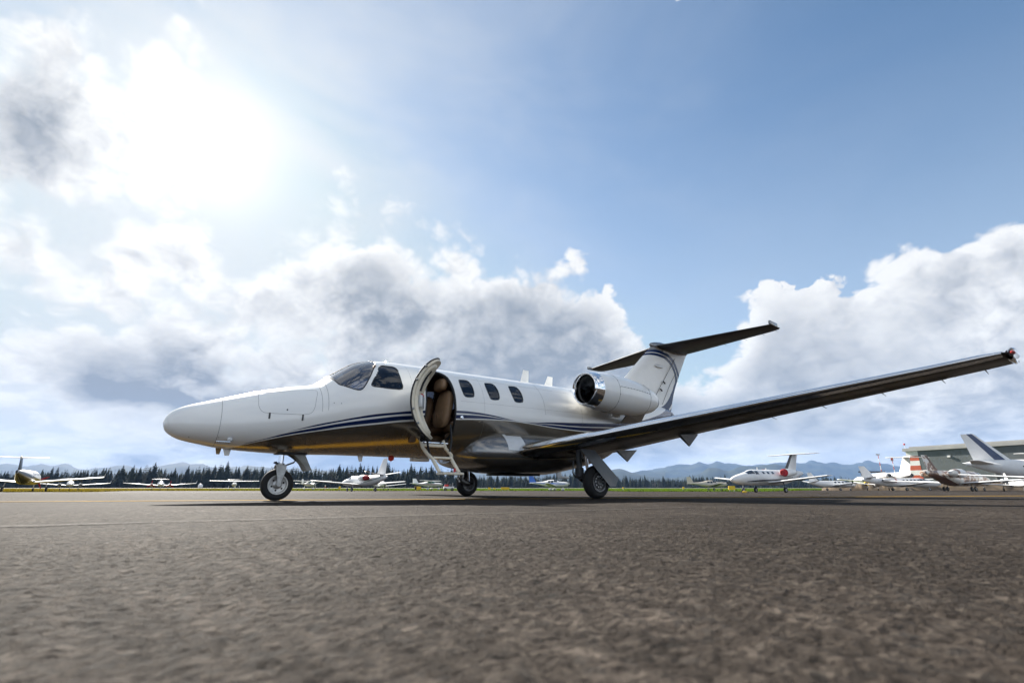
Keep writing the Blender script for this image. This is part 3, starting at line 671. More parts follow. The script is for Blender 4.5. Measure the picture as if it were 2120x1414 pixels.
hb = MB(); p = fpoint(np.array([3.72]), np.array([theta_port(3.72, 1.44)]), 0.12)[0]; hb.box(p, (.24, .06, .19), bevel=.012); hb.build('handle_box', light_m, door)
sl_ = MB(); sl_.tube([fpoint(np.array([3.80]), np.array([theta_port(3.8, z)]), 0.10)[0] for z in (1.62, 1.75, 1.88, 1.98)], .016, 8); sl_.build('grab_strap', seal_m, door)
# hinge arm
hg = MB(); hg.tube([(3.40, -.70, .98), (3.36, -.80, .93), (3.32, -.86, .90)], .035, 10); J(hg.build('door_hinge', seal_m, jet))

# seams, hatch, probes
def seam(pts, name='panel_seam', r=.0035, close=False):
    q = [fpoint(np.array([x]), np.array([theta_port(x, z)]), -0.0005)[0] for x, z in pts]; mb = MB()
    J((mb.loop(q, r, 5) if close else mb.tube(q, r, 5)).build(name, seam_m, jet))
zz = lambda a, b_, n: np.linspace(a, b_, n)
th = np.linspace(0, 2*math.pi, 61)[:-1]; MBs = MB().loop(fpoint(np.full(60, .60), th, -.0003), .0022, 5); J(MBs.build('radome_seam', seam_m, jet))
bd = smooth_poly([(1.035, 1.46), (1.01, 1.33), (1.015, 1.24), (1.06, 1.17), (1.15, 1.155), (1.36, 1.157), (1.56, 1.162), (1.66, 1.195), (1.70, 1.28), (1.72, 1.40), (1.75, 1.53), (1.70, 1.555), (1.5, 1.535), (1.2, 1.485)], 4)
seam(bd, 'baggage_door_seam', .0018, True)
for x in (1.145, 1.555):
    q = [fpoint(np.array([x]), np.array([theta_port(x, z)]), -.002)[0] for z in (1.158, 1.12, 1.078)]; J(MB().tube(q, .012, 6).build('baggage_latch', seam_m, jet))
q = fpoint(np.array([1.355]), np.array([theta_port(1.355, 1.217)]), 0)[0]; J(MB().sphere(q, .011).build('baggage_lock', seal_m, jet))
for x in (1.80, 1.88, 6.0): seam([(x, z) for z in np.linspace(float(fparam(np.array([x]))[2][0])+.02, float(fparam(np.array([x]))[0][0])-.02, 14)], 'panel_seam', .002)
for x in (3.15, 4.55, 7.05):
    a0_, a1_ = fparam(np.array([x]))[1][0]+.25, fparam(np.array([x]))[0][0]-.015
    seam([(x, z) for z in np.linspace(a0_, a1_, 26)], 'panel_seam', .0011)
seam([(x, 2.06+.012*(x-4)) for x in np.linspace(4.05, 6.9, 40)], 'panel_seam', .0010); seam([(x, 1.60+.02*(x-4)) for x in np.linspace(4.05, 7.4, 44)], 'panel_seam', .0010)
for x, z in ((1.95, 1.36), (2.05, 1.36), (.30, .81), (.62, .812)):
    q = fpoint(np.array([x]), np.array([theta_port(x, z)]), 0.0)[0]; J(MB().sphere(q, .006, 8, 6).build('static_port', seam_m, jet))
pt = MB(); q = fpoint(np.array([.745]), np.array([theta_port(.745, .79)]), 0)[0]; pt.lathe([(-.0, .0001), (.0, .028), (-.03, .030), (-.045, .0001)], q, 'y', 12); J(pt.build('angle_vane', light_m, jet))
pt = MB(); pt.tube([q+np.array([.02, -.02, -.02]), q+np.array([.0, -.06, -.035]), q+np.array([-.16, -.07, -.035])], [.014, .013, .009], 8); J(pt.build('pitot_tube', chrome, jet))
def blade(x, z0, z1, c0, c1, sweep, mat, name, y=0.0):
    P = foil_loft([(x, y, z0, c0), (x+sweep, y, z1, c1)], 8, .10, 0, True); mb = MB().grid(P, True, True, True); return J(mb.build(name, mat, jet))
blade(6.02, 2.28, 2.605, .24, .15, .10, white_m, 'blade_antenna'); blade(6.70, 2.30, 2.565, .26, .15, .13, white_m, 'blade_antenna')
blade(.73, .71, .60, .11, .055, .035, white_m, 'belly_probe'); blade(.66, .705, .62, .075, .04, .02, pmat('probe_tan', (.42, .30, .16), .5), 'belly_probe', .12)
blade(2.63, .69, .58, .10, .05, .04, light_m, 'belly_antenna'); blade(6.92, .62, .36, .22, .14, .14, light_m, 'belly_antenna')
mb = MB(); mb.box((7.24, 0, .395), (.28, .035, .05), bevel=.015); J(mb.build('antenna_foot', light_m, jet))
mb = MB(); mb.lathe([(0, .05), (-.05, .045), (-.075, .0001)], (3.22, .0, .675), 'z', 14); J(mb.build('beacon_lamp', red_m, jet))
mb = MB(); mb.box((3.78, .05, .655), (.33, .14, .07), bevel=.02); J(mb.build('belly_box', light_m, jet))
mb = MB(); mb.sphere((3.02, -.05, 2.265), (.06, .05, .02)); J(mb.build('gps_antenna', white_m, jet))
mb = MB(); q = fpoint(np.array([4.08]), np.array([theta_port(4.08, 1.325)]), 0)[0]; mb.lathe([(0.01, .03), (-.012, .028), (-.016, .0001)], q, 'y', 14); J(mb.build('fuselage_light', chrome, jet))
mb = MB(); mb.box((2.12, -.30, 1.845), (.10, .09, .055), Matrix.Rotation(R(-32), 3, 'Y'), bevel=.015); J(mb.build('bleed_air_nozzle', light_m, jet))

# belly and wing-root fairing
fx = [4.25, 4.40, 4.6, 4.9, 5.25, 5.8, 6.4, 7.0, 7.6, 8.2, 8.6]; fw = [.28, .60, .78, .90, .96, .985, .985, .96, .87, .62, .30]; fb = [.60, .555, .515, .48, .445, .43, .43, .52, .66, .82, .95]; fcz = [.80, .79, .785, .78, .775, .77, .77, .79, .86, 1.0, 1.08]; ft = [.22, .36, .46, .51, .53, .54, .54, .52, .42, .28, .14]
xs_ = np.linspace(4.25, 8.6, 70); W_, B_, C_, T_ = [pchip(fx, q, xs_) for q in (fw, fb, fcz, ft)]
th = np.linspace(0, 2*math.pi, 81)[:-1]; rows = []
for x, a, bz, cz, tz in zip(xs_, W_, B_, C_, T_):
    ct, st = np.cos(th), np.sin(th); e2 = 2/2.35
    yy = a*np.sign(ct)*np.abs(ct)**np.where(st < 0, e2, 1.0); zz_ = cz+np.where(st > 0, tz*st, -(cz-bz)*np.abs(st)**e2); rows.append(np.c_[np.full(80, x), yy, zz_])
FAIR = np.array(rows); fairing = J(MB().grid(FAIR, True, True, True).build('belly_fairing', grey_m, jet))
sel = []; 
for i in range(69):
    for j in range(80):
        c_ = FAIR[i:i+2, [j, (j+1) % 80]].reshape(-1, 3).mean(0)
        if 5.02 < c_[0] < 5.40 and .80 < c_[2] < 1.10 and c_[1] < 0: sel.append((i*80+j, i*80+(j+1) % 80, (i+1)*80+(j+1) % 80, (i+1)*80+j))
nrm = FAIR*1.0; V = (FAIR+np.array([0, 0, 0])).reshape(-1, 3).copy(); V[:, 1] -= .003; V, F = compact(V, sel); mesh('access_panel', V, F, light_m, fairing)
mb = MB(); mb.box((5.85, 0, .425), (.98, .5, .03), bevel=.01); mb.build('keel_plate', under_m, fairing)

# wings
def wing(side):
    s_ = side
    st = [(5.20, .80, .80, 2.20, 1.15), (5.27, 1.4, .855, 2.05, 1.05), (5.47, 2.6, .972, 1.72, 1.0), (5.80, 4.7, 1.18, 1.23, .95), (6.10, 6.6, 1.365, .80, .92), (6.16, 7.02, 1.41, .73, .9), (6.20, 7.20, 1.43, .67, .65), (6.26, 7.26, 1.435, .58, .2)]
    ST = [(a, s_*b_, c_, d, e_) for a, b_, c_, d, e_ in st]
    P = foil_loft(ST, 18, .13, .018); mb = MB(); mb.grid(P if s_ > 0 else P[:, ::-1], True, True, True)
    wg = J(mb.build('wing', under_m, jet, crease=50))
    # polished leading edge, flap and aileron panels, hinge fairings, wicks, tip lamp
    n = P.shape[1]; mid_ = n//2; LEi = range(mid_-6, mid_+5)
    Q = P[:7, LEi].copy(); tg = np.gradient(Q, axis=1); nn = np.stack([tg[..., 2], 0*tg[..., 1], -tg[..., 0]], -1); nn /= np.linalg.norm(nn, axis=-1, keepdims=True); nn *= np.where((nn*(Q-P[:7].mean(1, keepdims=True))).sum(-1, keepdims=True) < 0, -1, 1); Q += nn*.004
    MB().grid(Q).build('leading_edge', chrome, wg, crease=0)
    def fairing_(y, x0, x1, zt, drop, wd=.05):
        m2 = MB(); V = [(x0, s_*(y-wd*.6), zt), (x0, s_*(y+wd*.6), zt), (x1, s_*(y-wd), zt+.035), (x1, s_*(y+wd), zt+.035), ((x0+x1)/2+.02, s_*(y-.012), zt-drop), ((x0+x1)/2+.02, s_*(y+.012), zt-drop)]
        m2.add(V, [(0, 4, 5, 1), (4, 2, 3, 5), (0, 2, 4), (1, 5, 3), (0, 1, 3, 2)]); m2.build('flap_fairing', pmat('fairing_grey', (.30, .29, .28), .45, wear=.3, wscale=9), wg, smooth=False)
    fairing_(1.80, 6.86, 7.42, .84, .19); fairing_(3.33, 6.56, 7.06, .99, .17)
    def under_line(a, b_, r=.004, nm='control_gap'):
        MB().tube([a, b_], r, 5).build(nm, seam_m, wg)
    def lower(y, fr):        # point on the lower skin
        st_ = np.array(st); q = [float(np.interp(y, st_[:, 1], st_[:, k])) for k in range(5)]; A = airfoil(18, .13*q[4], .018*q[4]); Lw = A[17:]; zf = float(np.interp(fr, Lw[:, 0], Lw[:, 1])); return np.array([q[0]+fr*q[3], s_*y, q[2]+zf*q[3]-.001])
    for fr, y0, y1 in ((.72, 1.1, 3.9), (.70, 4.0, 6.7)): under_line(lower(y0, fr), lower((y0+y1)/2, fr)); under_line(lower((y0+y1)/2, fr), lower(y1, fr))
    for y in (3.95, 6.72): under_line(lower(y, .71), lower(y, .995))
    sp_ = MB(); sp_.grid(np.array([[lower(y, f)+np.array([0, 0, -.003]) for f in (.74, .80, .87, .93, .985)] for y in (4.05, 4.9, 5.8, 6.65)])); sp_.build('aileron', pmat('aileron_skin', (.022, .020, .019), .4, metal=.0, spec=.15, coat=.0, wear=.2), wg, crease=0)
    fp_ = MB(); fp_.grid(np.array([[lower(y, f)+np.array([0, 0, -.003]) for f in (.75, .82, .89, .95, .985)] for y in (1.15, 2.0, 2.9, 3.85)])); fp_.build('flap', pmat('flap_skin', (.10, .092, .085), .3, metal=.3, coat=.1, wear=.2), wg, crease=0)
    for y in (2.4, 3.0, 3.7, 4.5, 5.3, 6.1):        # oval access covers in the lower skin
        c0_ = lower(y, .38); pts_ = [lower(y+.07*math.sin(a_), .38+.07*math.cos(a_)/max(.6, 1.9-.2*y))-np.array([0, 0, .0025]) for a_ in np.linspace(0, 2*math.pi, 15)[:-1]]; mesh('access_cover', [c0_-np.array([0, 0, .0025])]+pts_, [(0, i+1, (i+1) % 14+1) for i in range(14)], MATS['cover_grey'] if 'cover_grey' in MATS else pmat('cover_grey', (.05, .047, .044), .35), wg)
    for fr in (.22, .55):
        under_line(lower(1.0, fr), lower(3.5, fr), .0022, 'skin_seam'); under_line(lower(3.5, fr), lower(6.8, fr), .0022, 'skin_seam')
    for y in (4.6, 5.3, 6.0, 6.6, 6.98):
        a = lower(y, .99); wk = MB(); wk.tube([a, a+np.array([.09, 0, -.012]), a+np.array([.15, 0, -.02])], [.006, .004, .0025], 5); wk.build('static_wick', seal_m, wg)
    lm = MB(); lm.lathe([(-.10, .0001), (-.085, .03), (-.04, .046), (.08, .05), (.12, .048)], (6.28, s_*7.275, 1.437), 'x', 16, .75); lo_ = lm.build('tip_lens', g_clear, wg)
    rb = MB(); rb.lathe([(-.04, .0001), (-.035, .012), (-.01, .019), (.02, .019), (.02, .0001)], (6.27, s_*7.275, 1.437), 'x', 12); rb.build('navigation_lamp', red_m if s_ < 0 else pmat('signal_green', (.02, .35, .1), .4), wg)
    fc = MB(); fc.lathe([(.06, .05), (.16, .055), (.42, .04), (.60, .0001)], (6.28, s_*7.24, 1.432), 'x', 16, .6); fc.build('tip_fairing', chrome, wg)
    return wg
wing(-1); wing(1)

# tail
finm = bpy.data.materials.new('fin_livery'); finm.use_nodes = True; t = NT(finm.node_tree); b = t.n['Principled BSDF']
oc = t.node('ShaderNodeTexCoord').outputs['Object']; ox, oy, oz = t.sep(oc)[0:3]
FCX, FCZ = 10.95, 3.0
angs = lambda L: sorted([(math.atan2(z-FCZ, x-FCX)/(2*math.pi)+.5, math.hypot(x-FCX, z-FCZ)) for x, z in L])
inn = angs([(10.0, 3.55), (10.378, 3.654), (10.955, 3.735), (11.379, 3.689), (11.681, 3.501), (11.83, 3.22), (11.72, 2.906), (11.473, 2.584), (10.936, 2.197), (10.5, 1.9)])
ou = angs([(10.05, 3.73), (10.498, 3.798), (11.136, 3.876), (11.565, 3.814), (11.82, 3.658), (12.001, 3.379), (12.1, 3.0), (11.95, 2.6), (11.6, 2.2), (11.1, 1.7)])
phi_ = t.m('ADD', t.m('DIVIDE', t.m('ARCTAN2', t.m('SUBTRACT', oz, FCZ), t.m('SUBTRACT', ox, FCX)), 2*math.pi), 0.5)
rad = t.m('SQRT', t.m('ADD', t.m('POWER', t.m('SUBTRACT', oz, FCZ), 2.0), t.m('POWER', t.m('SUBTRACT', ox, FCX), 2.0)))
ri = t.curve(phi_, inn, 1.0, 2.0); ro = t.curve(phi_, ou, 1.0, 2.0)
fr_ = t.m('DIVIDE', t.m('SUBTRACT', rad, ri), t.m('SUBTRACT', ro, ri))
bnd = lambda lo, hi: t.m('MULTIPLY', t.step(fr_, lo-.01, lo+.01, 'LINEAR'), t.m('SUBTRACT', 1.0, t.step(fr_, hi-.01, hi+.01, 'LINEAR')))
nv = t.m('MAXIMUM', bnd(-.12, .44), bnd(.58, 1.15)); cap = t.step(fr_, 1.08, 1.1, 'LINEAR')
capm = t.m('MULTIPLY', t.m('MULTIPLY', cap, t.step(ox, 11.3, 11.25, 'LINEAR')), t.step(oz, 3.68, 3.70, 'LINEAR'))
dirt = t.noise(oc, 4.0, 6, 0.6)
whc = t.v('SCALE', (0.84, 0.832, 0.80), scale=t.step(dirt, 0.4, 0.75, lo=0.94, hi=1.0))
t.l.new(t.mix(nv, t.mix(capm, whc, (.22, .22, .22)), (0.008, 0.024, 0.085)), b.inputs['Base Color']); b.inputs['Roughness'].default_value = 0.25; b.inputs['Specular IOR Level'].default_value = 0.35; b.inputs['Coat Weight'].default_value = 0.1
P = foil_loft([(8.35, 0, 2.10, 3.08), (8.9, 0, 2.40, 2.64), (9.32, 0, 2.72, 2.36), (9.56, 0, 2.95, 2.25), (10.15, 0, 3.45, 1.99), (10.72, 0, 3.93, 1.76), (10.86, 0, 4.03, 1.70)], 16, .075, 0, True)
fin = J(MB().grid(P, True, True, True).build('fin', finm, jet, crease=50))
rg = MB(); rg.tube([(10.45, -.088, 2.30), (10.61, -.088, 2.47), (11.2, -.075, 3.10), (11.83, -.062, 3.78)], .006, 5); rg.build('rudder_gap', seam_m, fin)
rg = MB(); rg.tube([(11.02, -.05, 2.36), (11.48, -.035, 2.96), (11.85, -.03, 3.36)], .005, 5); rg.build('trim_tab_gap', seam_m, fin)
for x, z in ((11.10, 3.0), (10.93, 2.77)):
    hb = MB(); hb.box((x+.03, -.10, z-.02), (.10, .03, .035), Matrix.Rotation(R(35), 3, 'Y'), bevel=.008); hb.build('rudder_hinge', seal_m, fin)
q = MB(); q.sphere((10.95, -.095, 3.42), (.20, .02, .05)); q.build('fin_light', light_m, fin)
# end of the tail cone below the rudder
tc_ = MB(); tc_.lathe([(0, .17), (.12, .15), (.20, .10), (.24, .0001)], (11.33, 0, 2.06), 'x', 20, .7); J(tc_.build('tail_cone', navy_m, jet))
bu = MB(); bp_ = [(10.72, .0001), (10.78, .05), (10.95, .10), (11.2, .135), (11.6, .14), (12.1, .11), (12.5, .05), (12.62, .0001)]
rows = []
for x, r_ in bp_: rows.append([(x, r_*.75*math.cos(a), 4.03+.02*(x-10.7)/1.9+r_*math.sin(a)*1.05) for a in np.linspace(0, 2*math.pi, 25)[:-1]])
J(bu.grid(np.array(rows), True).build('tail_bullet', grey_m, jet))
for s_ in (-1, 1):
    st = [(10.98, s_*.04, 4.02, 1.48, 1), (11.05, s_*.4, 4.01, 1.36, 1), (11.42, s_*2.75, 3.98, .66, 1), (11.46, s_*2.93, 3.985, .58, .8), (11.52, s_*2.99, 3.99, .45, .3)]
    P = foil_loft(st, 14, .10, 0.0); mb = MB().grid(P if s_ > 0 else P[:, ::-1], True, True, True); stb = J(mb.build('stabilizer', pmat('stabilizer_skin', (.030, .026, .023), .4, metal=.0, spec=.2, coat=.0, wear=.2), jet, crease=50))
    n = P.shape[1]; Q = P[:, n//2-5:n//2+6].copy(); Q[..., 0] -= .003; MB().grid(Q).build('deice_boot', seal_m, stb, crease=0)
    hn_ = MB(); hn_.box((11.62, s_*2.98, 4.03), (.42, .05, .10), bevel=.02); hn_.build('elevator_horn', grey_m, stb)
    g_ = MB(); g_.tube([(12.05, s_*.30, 3.965), (11.86, s_*2.8, 3.955)], .005, 5); g_.build('elevator_gap', seam_m, stb)
    for y in (1.4, 2.0, 2.5, 2.85):
        x0 = 12.38-.30*y/2.99*1.3; wk = MB(); wk.tube([(x0-.05, s_*y, 3.985), (x0+.14, s_*y, 3.96)], .004, 5); wk.build('static_wick', seal_m, stb)

# engines
def engine(s_):
    cz = lambda x: 2.055-.022*(x-6.58); y0 = s_*1.31
    def rows(pr): return np.array([[(x, y0+r_*math.cos(a), cz(x)+r_*math.sin(a)) for a in np.linspace(0, 2*math.pi, 49)[:-1]] for x, r_ in pr])
    nc = J(MB().grid(rows([(6.80, .360), (6.865, .367), (7.05, .382), (7.25, .392), (7.5, .398), (7.75, .395), (8.0, .378), (8.25, .346), (8.45, .304), (8.62, .255), (8.70, .225), (8.70, .205), (8.5, .20)]), True).build('engine_nacelle', white_m, jet))
    MB().grid(rows([(7.3, .235), (7.05, .235), (6.85, .25), (6.72, .263), (6.63, .275), (6.585, .292), (6.575, .305), (6.585, .318), (6.63, .333), (6.72, .350), (6.805, .3612)]), True).build('inlet_lip', pmat('lip_chrome', (.90, .90, .90), .06, metal=1.0), nc)
    MB().grid(rows([(7.32, .238), (6.70, .262)]), True).build('inlet_duct', pmat('inlet_dark', (.30, .30, .30), .35, metal=.6), nc)
    sp_ = MB().grid(rows([(6.98, .0001), (7.02, .03), (7.12, .065), (7.2, .075)]), True); sp_.build('spinner', geard, nc)
    for k in range(16):
        a = 2*math.pi*k/16; m2 = MB(); V = []
        for r_ in (.07, .235):
            for dx_, da in ((7.12, -.10), (7.20, .10)): V.append((dx_, y0+r_*math.cos(a+da), cz(7.15)+r_*math.sin(a+da)))
        m2.add(V, [(0, 1, 3, 2)]); m2.build('fan_blade', pmat('fan_titanium', (.30, .30, .31), .35, metal=.8), nc, smooth=False)
    MB().grid(rows([(7.24, .24), (7.241, .0001)]), True).build('fan_backing', seal_m, nc)
    MB().grid(rows([(8.60, .0001), (8.61, .20)]), True).build('exhaust_core', seal_m, nc)
    MB().grid(rows([(8.60, .20), (8.72, .205), (8.80, .17), (8.78, .16)]), True).build('exhaust_nozzle', geard, nc)
    for x in (7.22, 8.28): MB().loop([rows([(x, float(np.interp(x, [6.93, 7.05, 7.25, 7.5, 8.0, 8.25, 8.45], [.372, .382, .392, .398, .378, .346, .304]))+.0006)])[0][i] for i in range(48)], .003, 5).build('cowl_seam', seam_m, nc)
    dt = MB(); rr = lambda x: float(np.interp(x, [6.93, 7.05, 7.25, 7.5, 7.75, 8.0, 8.25, 8.45], [.372, .382, .392, .398, .395, .378, .346, .304]))
    cs = [(x, R(168 if s_ < 0 else 12)) for x in np.linspace(7.28, 8.25, 11)]+[(7.225, a) for a in np.radians(np.arange(60, 320, 22))]+[(8.285, a) for a in np.radians(np.arange(60, 320, 30))]
    for x, a in cs: dt.sphere((x, y0+rr(x)*math.cos(a), cz(x)+rr(x)*math.sin(a)), .009, 6, 4)
    dt.build('fastener', seam_m, nc); MB().tube([(x, y0+(rr(x)+.0005)*math.cos(cs[0][1]), cz(x)+(rr(x)+.0005)*math.sin(cs[0][1])) for x in np.linspace(7.24, 8.28, 9)], .003, 5).build('cowl_split', seam_m, nc)
    py = MB(); rws = []
    for y, x0, x1, zc_, tk in ((s_*.55, 7.02, 8.95, 1.98, .20), (s_*.78, 7.12, 8.85, 1.985, .16), (s_*.98, 7.18, 8.75, 1.99, .15), (s_*1.2, 7.2, 8.6, 2.0, .16)):
        A = airfoil(12, tk/(x1-x0)*1.0, 0); rws.append(np.c_[x0+A[:, 0]*(x1-x0), np.full(len(A), y), zc_+A[:, 1]*(x1-x0)])
    J(py.grid(np.array(rws), True, True, True).build('pylon', white_m, jet))
    vp = MB(); vp.add([(7.9, y0+.0, 1.66), (8.62, y0-s_*.05, 1.80), (9.0, s_*.80, 1.62), (8.3, s_*.78, 1.55), (7.9, y0, 1.70), (8.62, y0-s_*.05, 1.85), (9.0, s_*.80, 1.67), (8.3, s_*.78, 1.60)], [(0, 3, 2, 1), (4, 5, 6, 7), (0, 1, 5, 4), (1, 2, 6, 5), (2, 3, 7, 6), (3, 0, 4, 7)]); vp.build('drain_strake', pmat('strake_grey', (.34, .32, .29), .4, metal=.3, wear=.2), nc, smooth=False)
    sco = MB(); sco.box((7.72, s_*1.12, 1.655), (.24, .09, .09), bevel=.02); sco.build('air_scoop', white_m, nc)
    return nc
engine(-1); engine(1)

# wheels: tyre, rim, hub
def wheel(name, c, r, wd, parent, rim_mat, hub=0.42, holes_n=6, axis='y', face=-1):
    tyre_p = []
    for k in range(17):
        a = math.pi*k/16; tyre_p.append((-math.cos(a)*wd/2*(1.0 if 0 < k < 16 else .8), r*(hub+.18)+(r-r*(hub+.18))*math.sin(a)**.55 if 0 < k < 16 else r*(hub+.12)))
    rt = MB(); rt.lathe(tyre_p, c, axis, 40); ty = J(rt.build(name, rubber, parent)) if parent is jet else rt.build(name, rubber, parent)
    gr = MB()
    for gk in (-.25, 0, .25): gr.lathe([(gk*wd-.004, r*.985), (gk*wd, r*1.001-.004), (gk*wd+.004, r*.985)], c, axis, 40)
    for f_ in (-1, 1):
        rm = MB(); k = f_*wd/2
        rm.lathe([(k*.80, r*(hub+.16)), (k*.92, r*(hub+.15)), (k*.90, r*(hub+.08)), (k*.60, r*(hub+.04)), (k*.45, r*hub*.62), (k*.62, r*hub*.50), (k*.66, r*hub*.36), (k*.86, r*hub*.30), (k*.90, r*hub*.20), (k*.90, .0001)], c, axis, 32); rm.build('rim', rim_mat, ty)
    bl = MB()
    for q in range(holes_n):
        a = 2*math.pi*(q+.3)/holes_n; rr = r*(hub+.0)*.80
        for f_ in (-1, 1): bl.sphere((c[0]+rr*math.cos(a), c[1]+f_*wd*.27, c[2]+rr*math.sin(a)), (.014, .012, .014), 8, 6)
    bl.build('rim_bolt', seal_m, ty)
    return ty
wheel('nose_wheel', (1.49, 0, .222), .222, .115, jet, pmat('rim_silver', (.55, .54, .52), .35, metal=.7, wear=.3, wscale=20), .46)
ng = MB(); ng.tube([(1.50, 0, .78), (1.50, 0, .52)], .038, 14); ng.tube([(1.50, 0, .56), (1.50, 0, .45)], .030, 14); gs = J(ng.build('nose_strut', chrome, jet))
co = MB(); co.lathe([(0, .052), (.03, .056), (.05, .052)], (1.50, 0, .47), 'z', 16); co.lathe([(0, .05), (.04, .05)], (1.50, 0, .655), 'z', 16); co.build('strut_collar', steel, gs)
fk = MB()
for s_ in (-1, 1):
    V = []
    for (x0, x1, z, y0, y1) in ((1.44, 1.565, .50, .0, .055), (1.435, 1.57, .465, .06, .082), (1.44, 1.56, .40, .075, .092), (1.462, 1.53, .30, .078, .092), (1.466, 1.512, .22, .08, .094)):
        V += [(x0, s_*y0, z), (x1, s_*y0, z), (x1, s_*y1, z), (x0, s_*y1, z)]
    fk.grid(np.array(V).reshape(5, 4, 3), True, True, True)
fk.lathe([(-.11, .0001), (-.11, .028), (.11, .028), (.11, .0001)], (1.49, 0, .222), 'y', 14); fk.build('nose_fork', gearw, gs, crease=30)
tq = MB(); tq.tube([(1.56, 0, .66), (1.66, 0, .60), (1.70, 0, .565), (1.68, 0, .535), (1.57, 0, .49)], .012, 8); tq.tube([(1.44, -.02, .53), (1.40, -.05, .525), (1.50, 0, .50)], .014, 8); tq.tube([(1.44, .03, .53), (1.46, .03, .50)], .012, 8); tq.build('torque_link', geard, gs)
nd = MB()
def plate(V, th=.012, n=(0, 1, 0)):
    n = np.array(n)*th; k = len(V); m2 = [tuple(v) for v in V]+[tuple(np.array(v)+n) for v in V]
    return m2, [tuple(range(k))[::-1], tuple(range(k, 2*k))]+[(i, (i+1) % k, k+(i+1) % k, k+i) for i in range(k)]
nd.add(*plate([(1.62, -.10, .665), (1.80, -.10, .655), (1.92, -.12, .42), (1.85, -.12, .415), (1.78, -.11, .52)])); nd.tube([(1.66, -.09, .66), (1.80, -.10, .50)], .014, 8); J(nd.build('nose_gear_door', pmat('gear_door_paint', (.30, .31, .29), .5, wear=.3, wscale=12), jet, smooth=False))
nd = MB(); nd.add(*plate([(1.62, .10, .665), (1.80, .10, .655), (1.92, .12, .42), (1.85, .12, .415), (1.78, .11, .52)])); J(nd.build('nose_gear_door', MATS['gear_door_paint'], jet, smooth=False))
wl_ = MB(); wl_.box((1.62, 0, .662), (.42, .24, .04), bevel=.01); J(wl_.build('nose_wheel_well', geard, jet))
rimd = pmat('rim_dark', (.20, .20, .20), .4, metal=.6, wear=.3, wscale=20)
for s_ in (-1, 1):
    wy = s_*1.985
    wt = wheel('main_wheel', (6.06, wy, .275), .275, .19, jet, rimd, .44, 9)
    gs = MB(); gs.tube([(5.80, s_*1.86, .98), (5.80, s_*1.86, .50)], [.055, .048], 16); gs.lathe([(0, .062), (.05, .064), (.07, .06)], (5.80, s_*1.86, .66), 'z', 16); gs.lathe([(0, .062), (.03, .07), (.06, .062)], (5.80, s_*1.86, .86), 'z', 16)
    ms = J(gs.build('main_strut', geard, jet))
    tl = MB(); tl.box((5.80, s_*1.86, .43), (.12, .12, .17), bevel=.03); tl.tube([(5.80, s_*1.86, .36), (5.92, s_*1.86, .29), (6.06, s_*1.86, .275)], [.06, .05, .05], 12); tl.lathe([(-.15, .03), (.15, .03)], (6.06, s_*1.92, .275), 'y', 12); tl.build('trailing_link', steel if s_ > 0 else geard, ms)
    sk = MB(); sk.tube([(5.98, s_*1.84, .80), (6.02, s_*1.86, .33)], .026, 10); sk.tube([(5.98, s_*1.84, .60), (6.02, s_*1.86, .30)], .018, 10); sk.build('shock_absorber', chrome, ms)
    br = MB(); br.tube([(5.80, s_*1.78, .74), (5.80, s_*1.30, .86)], .022, 8); br.tube([(5.72, s_*1.80, .62), (5.70, s_*1.80, .42), (5.78, s_*1.80, .33)], .012, 6); br.build('side_brace', geard, ms)
    dp = MB(); dp.add(*plate([(5.58, s_*2.10, .80), (5.93, s_*2.10, .79), (6.43, s_*2.17, .33), (6.33, s_*2.18, .20), (6.19, s_*2.18, .20)], .014, (0, -s_, 0))); J(dp.build('main_gear_door', pmat('gear_door_dark', (.10, .105, .11), .4, metal=.2, coat=.3, wear=.2), jet, smooth=False))
    hl = MB(); hl.lathe([(0, .0001), (0, .055), (-.02*s_, .055), (-.03*s_, .035), (-.05*s_, .035), (-.05*s_, .0001)], (6.06, wy+s_*.095, .275), 'y', 16); hl.build('hub_cap', steel, wt)
    for k in range(10):
        a = 2*math.pi*k/10; MB().sphere((6.06+.088*math.cos(a), wy+s_*.075, .275+.088*math.sin(a)), (.015, .01, .015), 8, 5).build('rim_vent', light_m, wt)

# airstairs
st_ = MB(); root_ = J(mesh('airstair', *[list(q) for q in (lambda m2: (m2.V, m2.F))(MB().box((3.66, -.64, .84), (.44, .06, .05), bevel=.012))], cream, jet, smooth=False))
for x in (3.43, 3.86):
    m2 = MB(); x1 = x-.04 if x < 3.6 else x-.13
    m2.tube([(x, -.60, .93), (x+.005, -.68, .80), (x-.03, -.92, .68), (x1+.0, -1.10, .60), (x1-.04, -1.40, .39)], [.026, .028, .03, .027, .026], 8); m2.build('stair_rail', cream, root_)
def tread(c, size):
    m2 = MB(); m2.box(c, size, bevel=.008); tr = m2.build('stair_tread', cream, root_, smooth=False)
    m3 = MB(); m3.box((c[0], c[1], c[2]+size[2]/2+.003), (size[0]-.04, size[1]-.04, .004)); m3.build('grip_pad', pmat('grip_grey', (.30, .29, .27), .9), tr, smooth=False)
tread((3.555, -1.05, .618), (.34, .17, .03)); tread((3.50, -1.45, .375), (.36, .20, .032))
for pth in ([(3.49, -.72, .93), (3.44, -.86, .77), (3.41, -1.02, .61)], [(3.93, -.70, 1.20), (3.90, -.80, .92), (3.80, -.88, .60)]):
    m2 = MB(); m2.tube(pth, .018, 8); m2.build('hand_strap', seal_m, root_)
m2 = MB(); m2.box((3.56, -1.47, .425), (.035, .01, .06)); m2.build('warning_tag', red_m, root_, smooth=False)
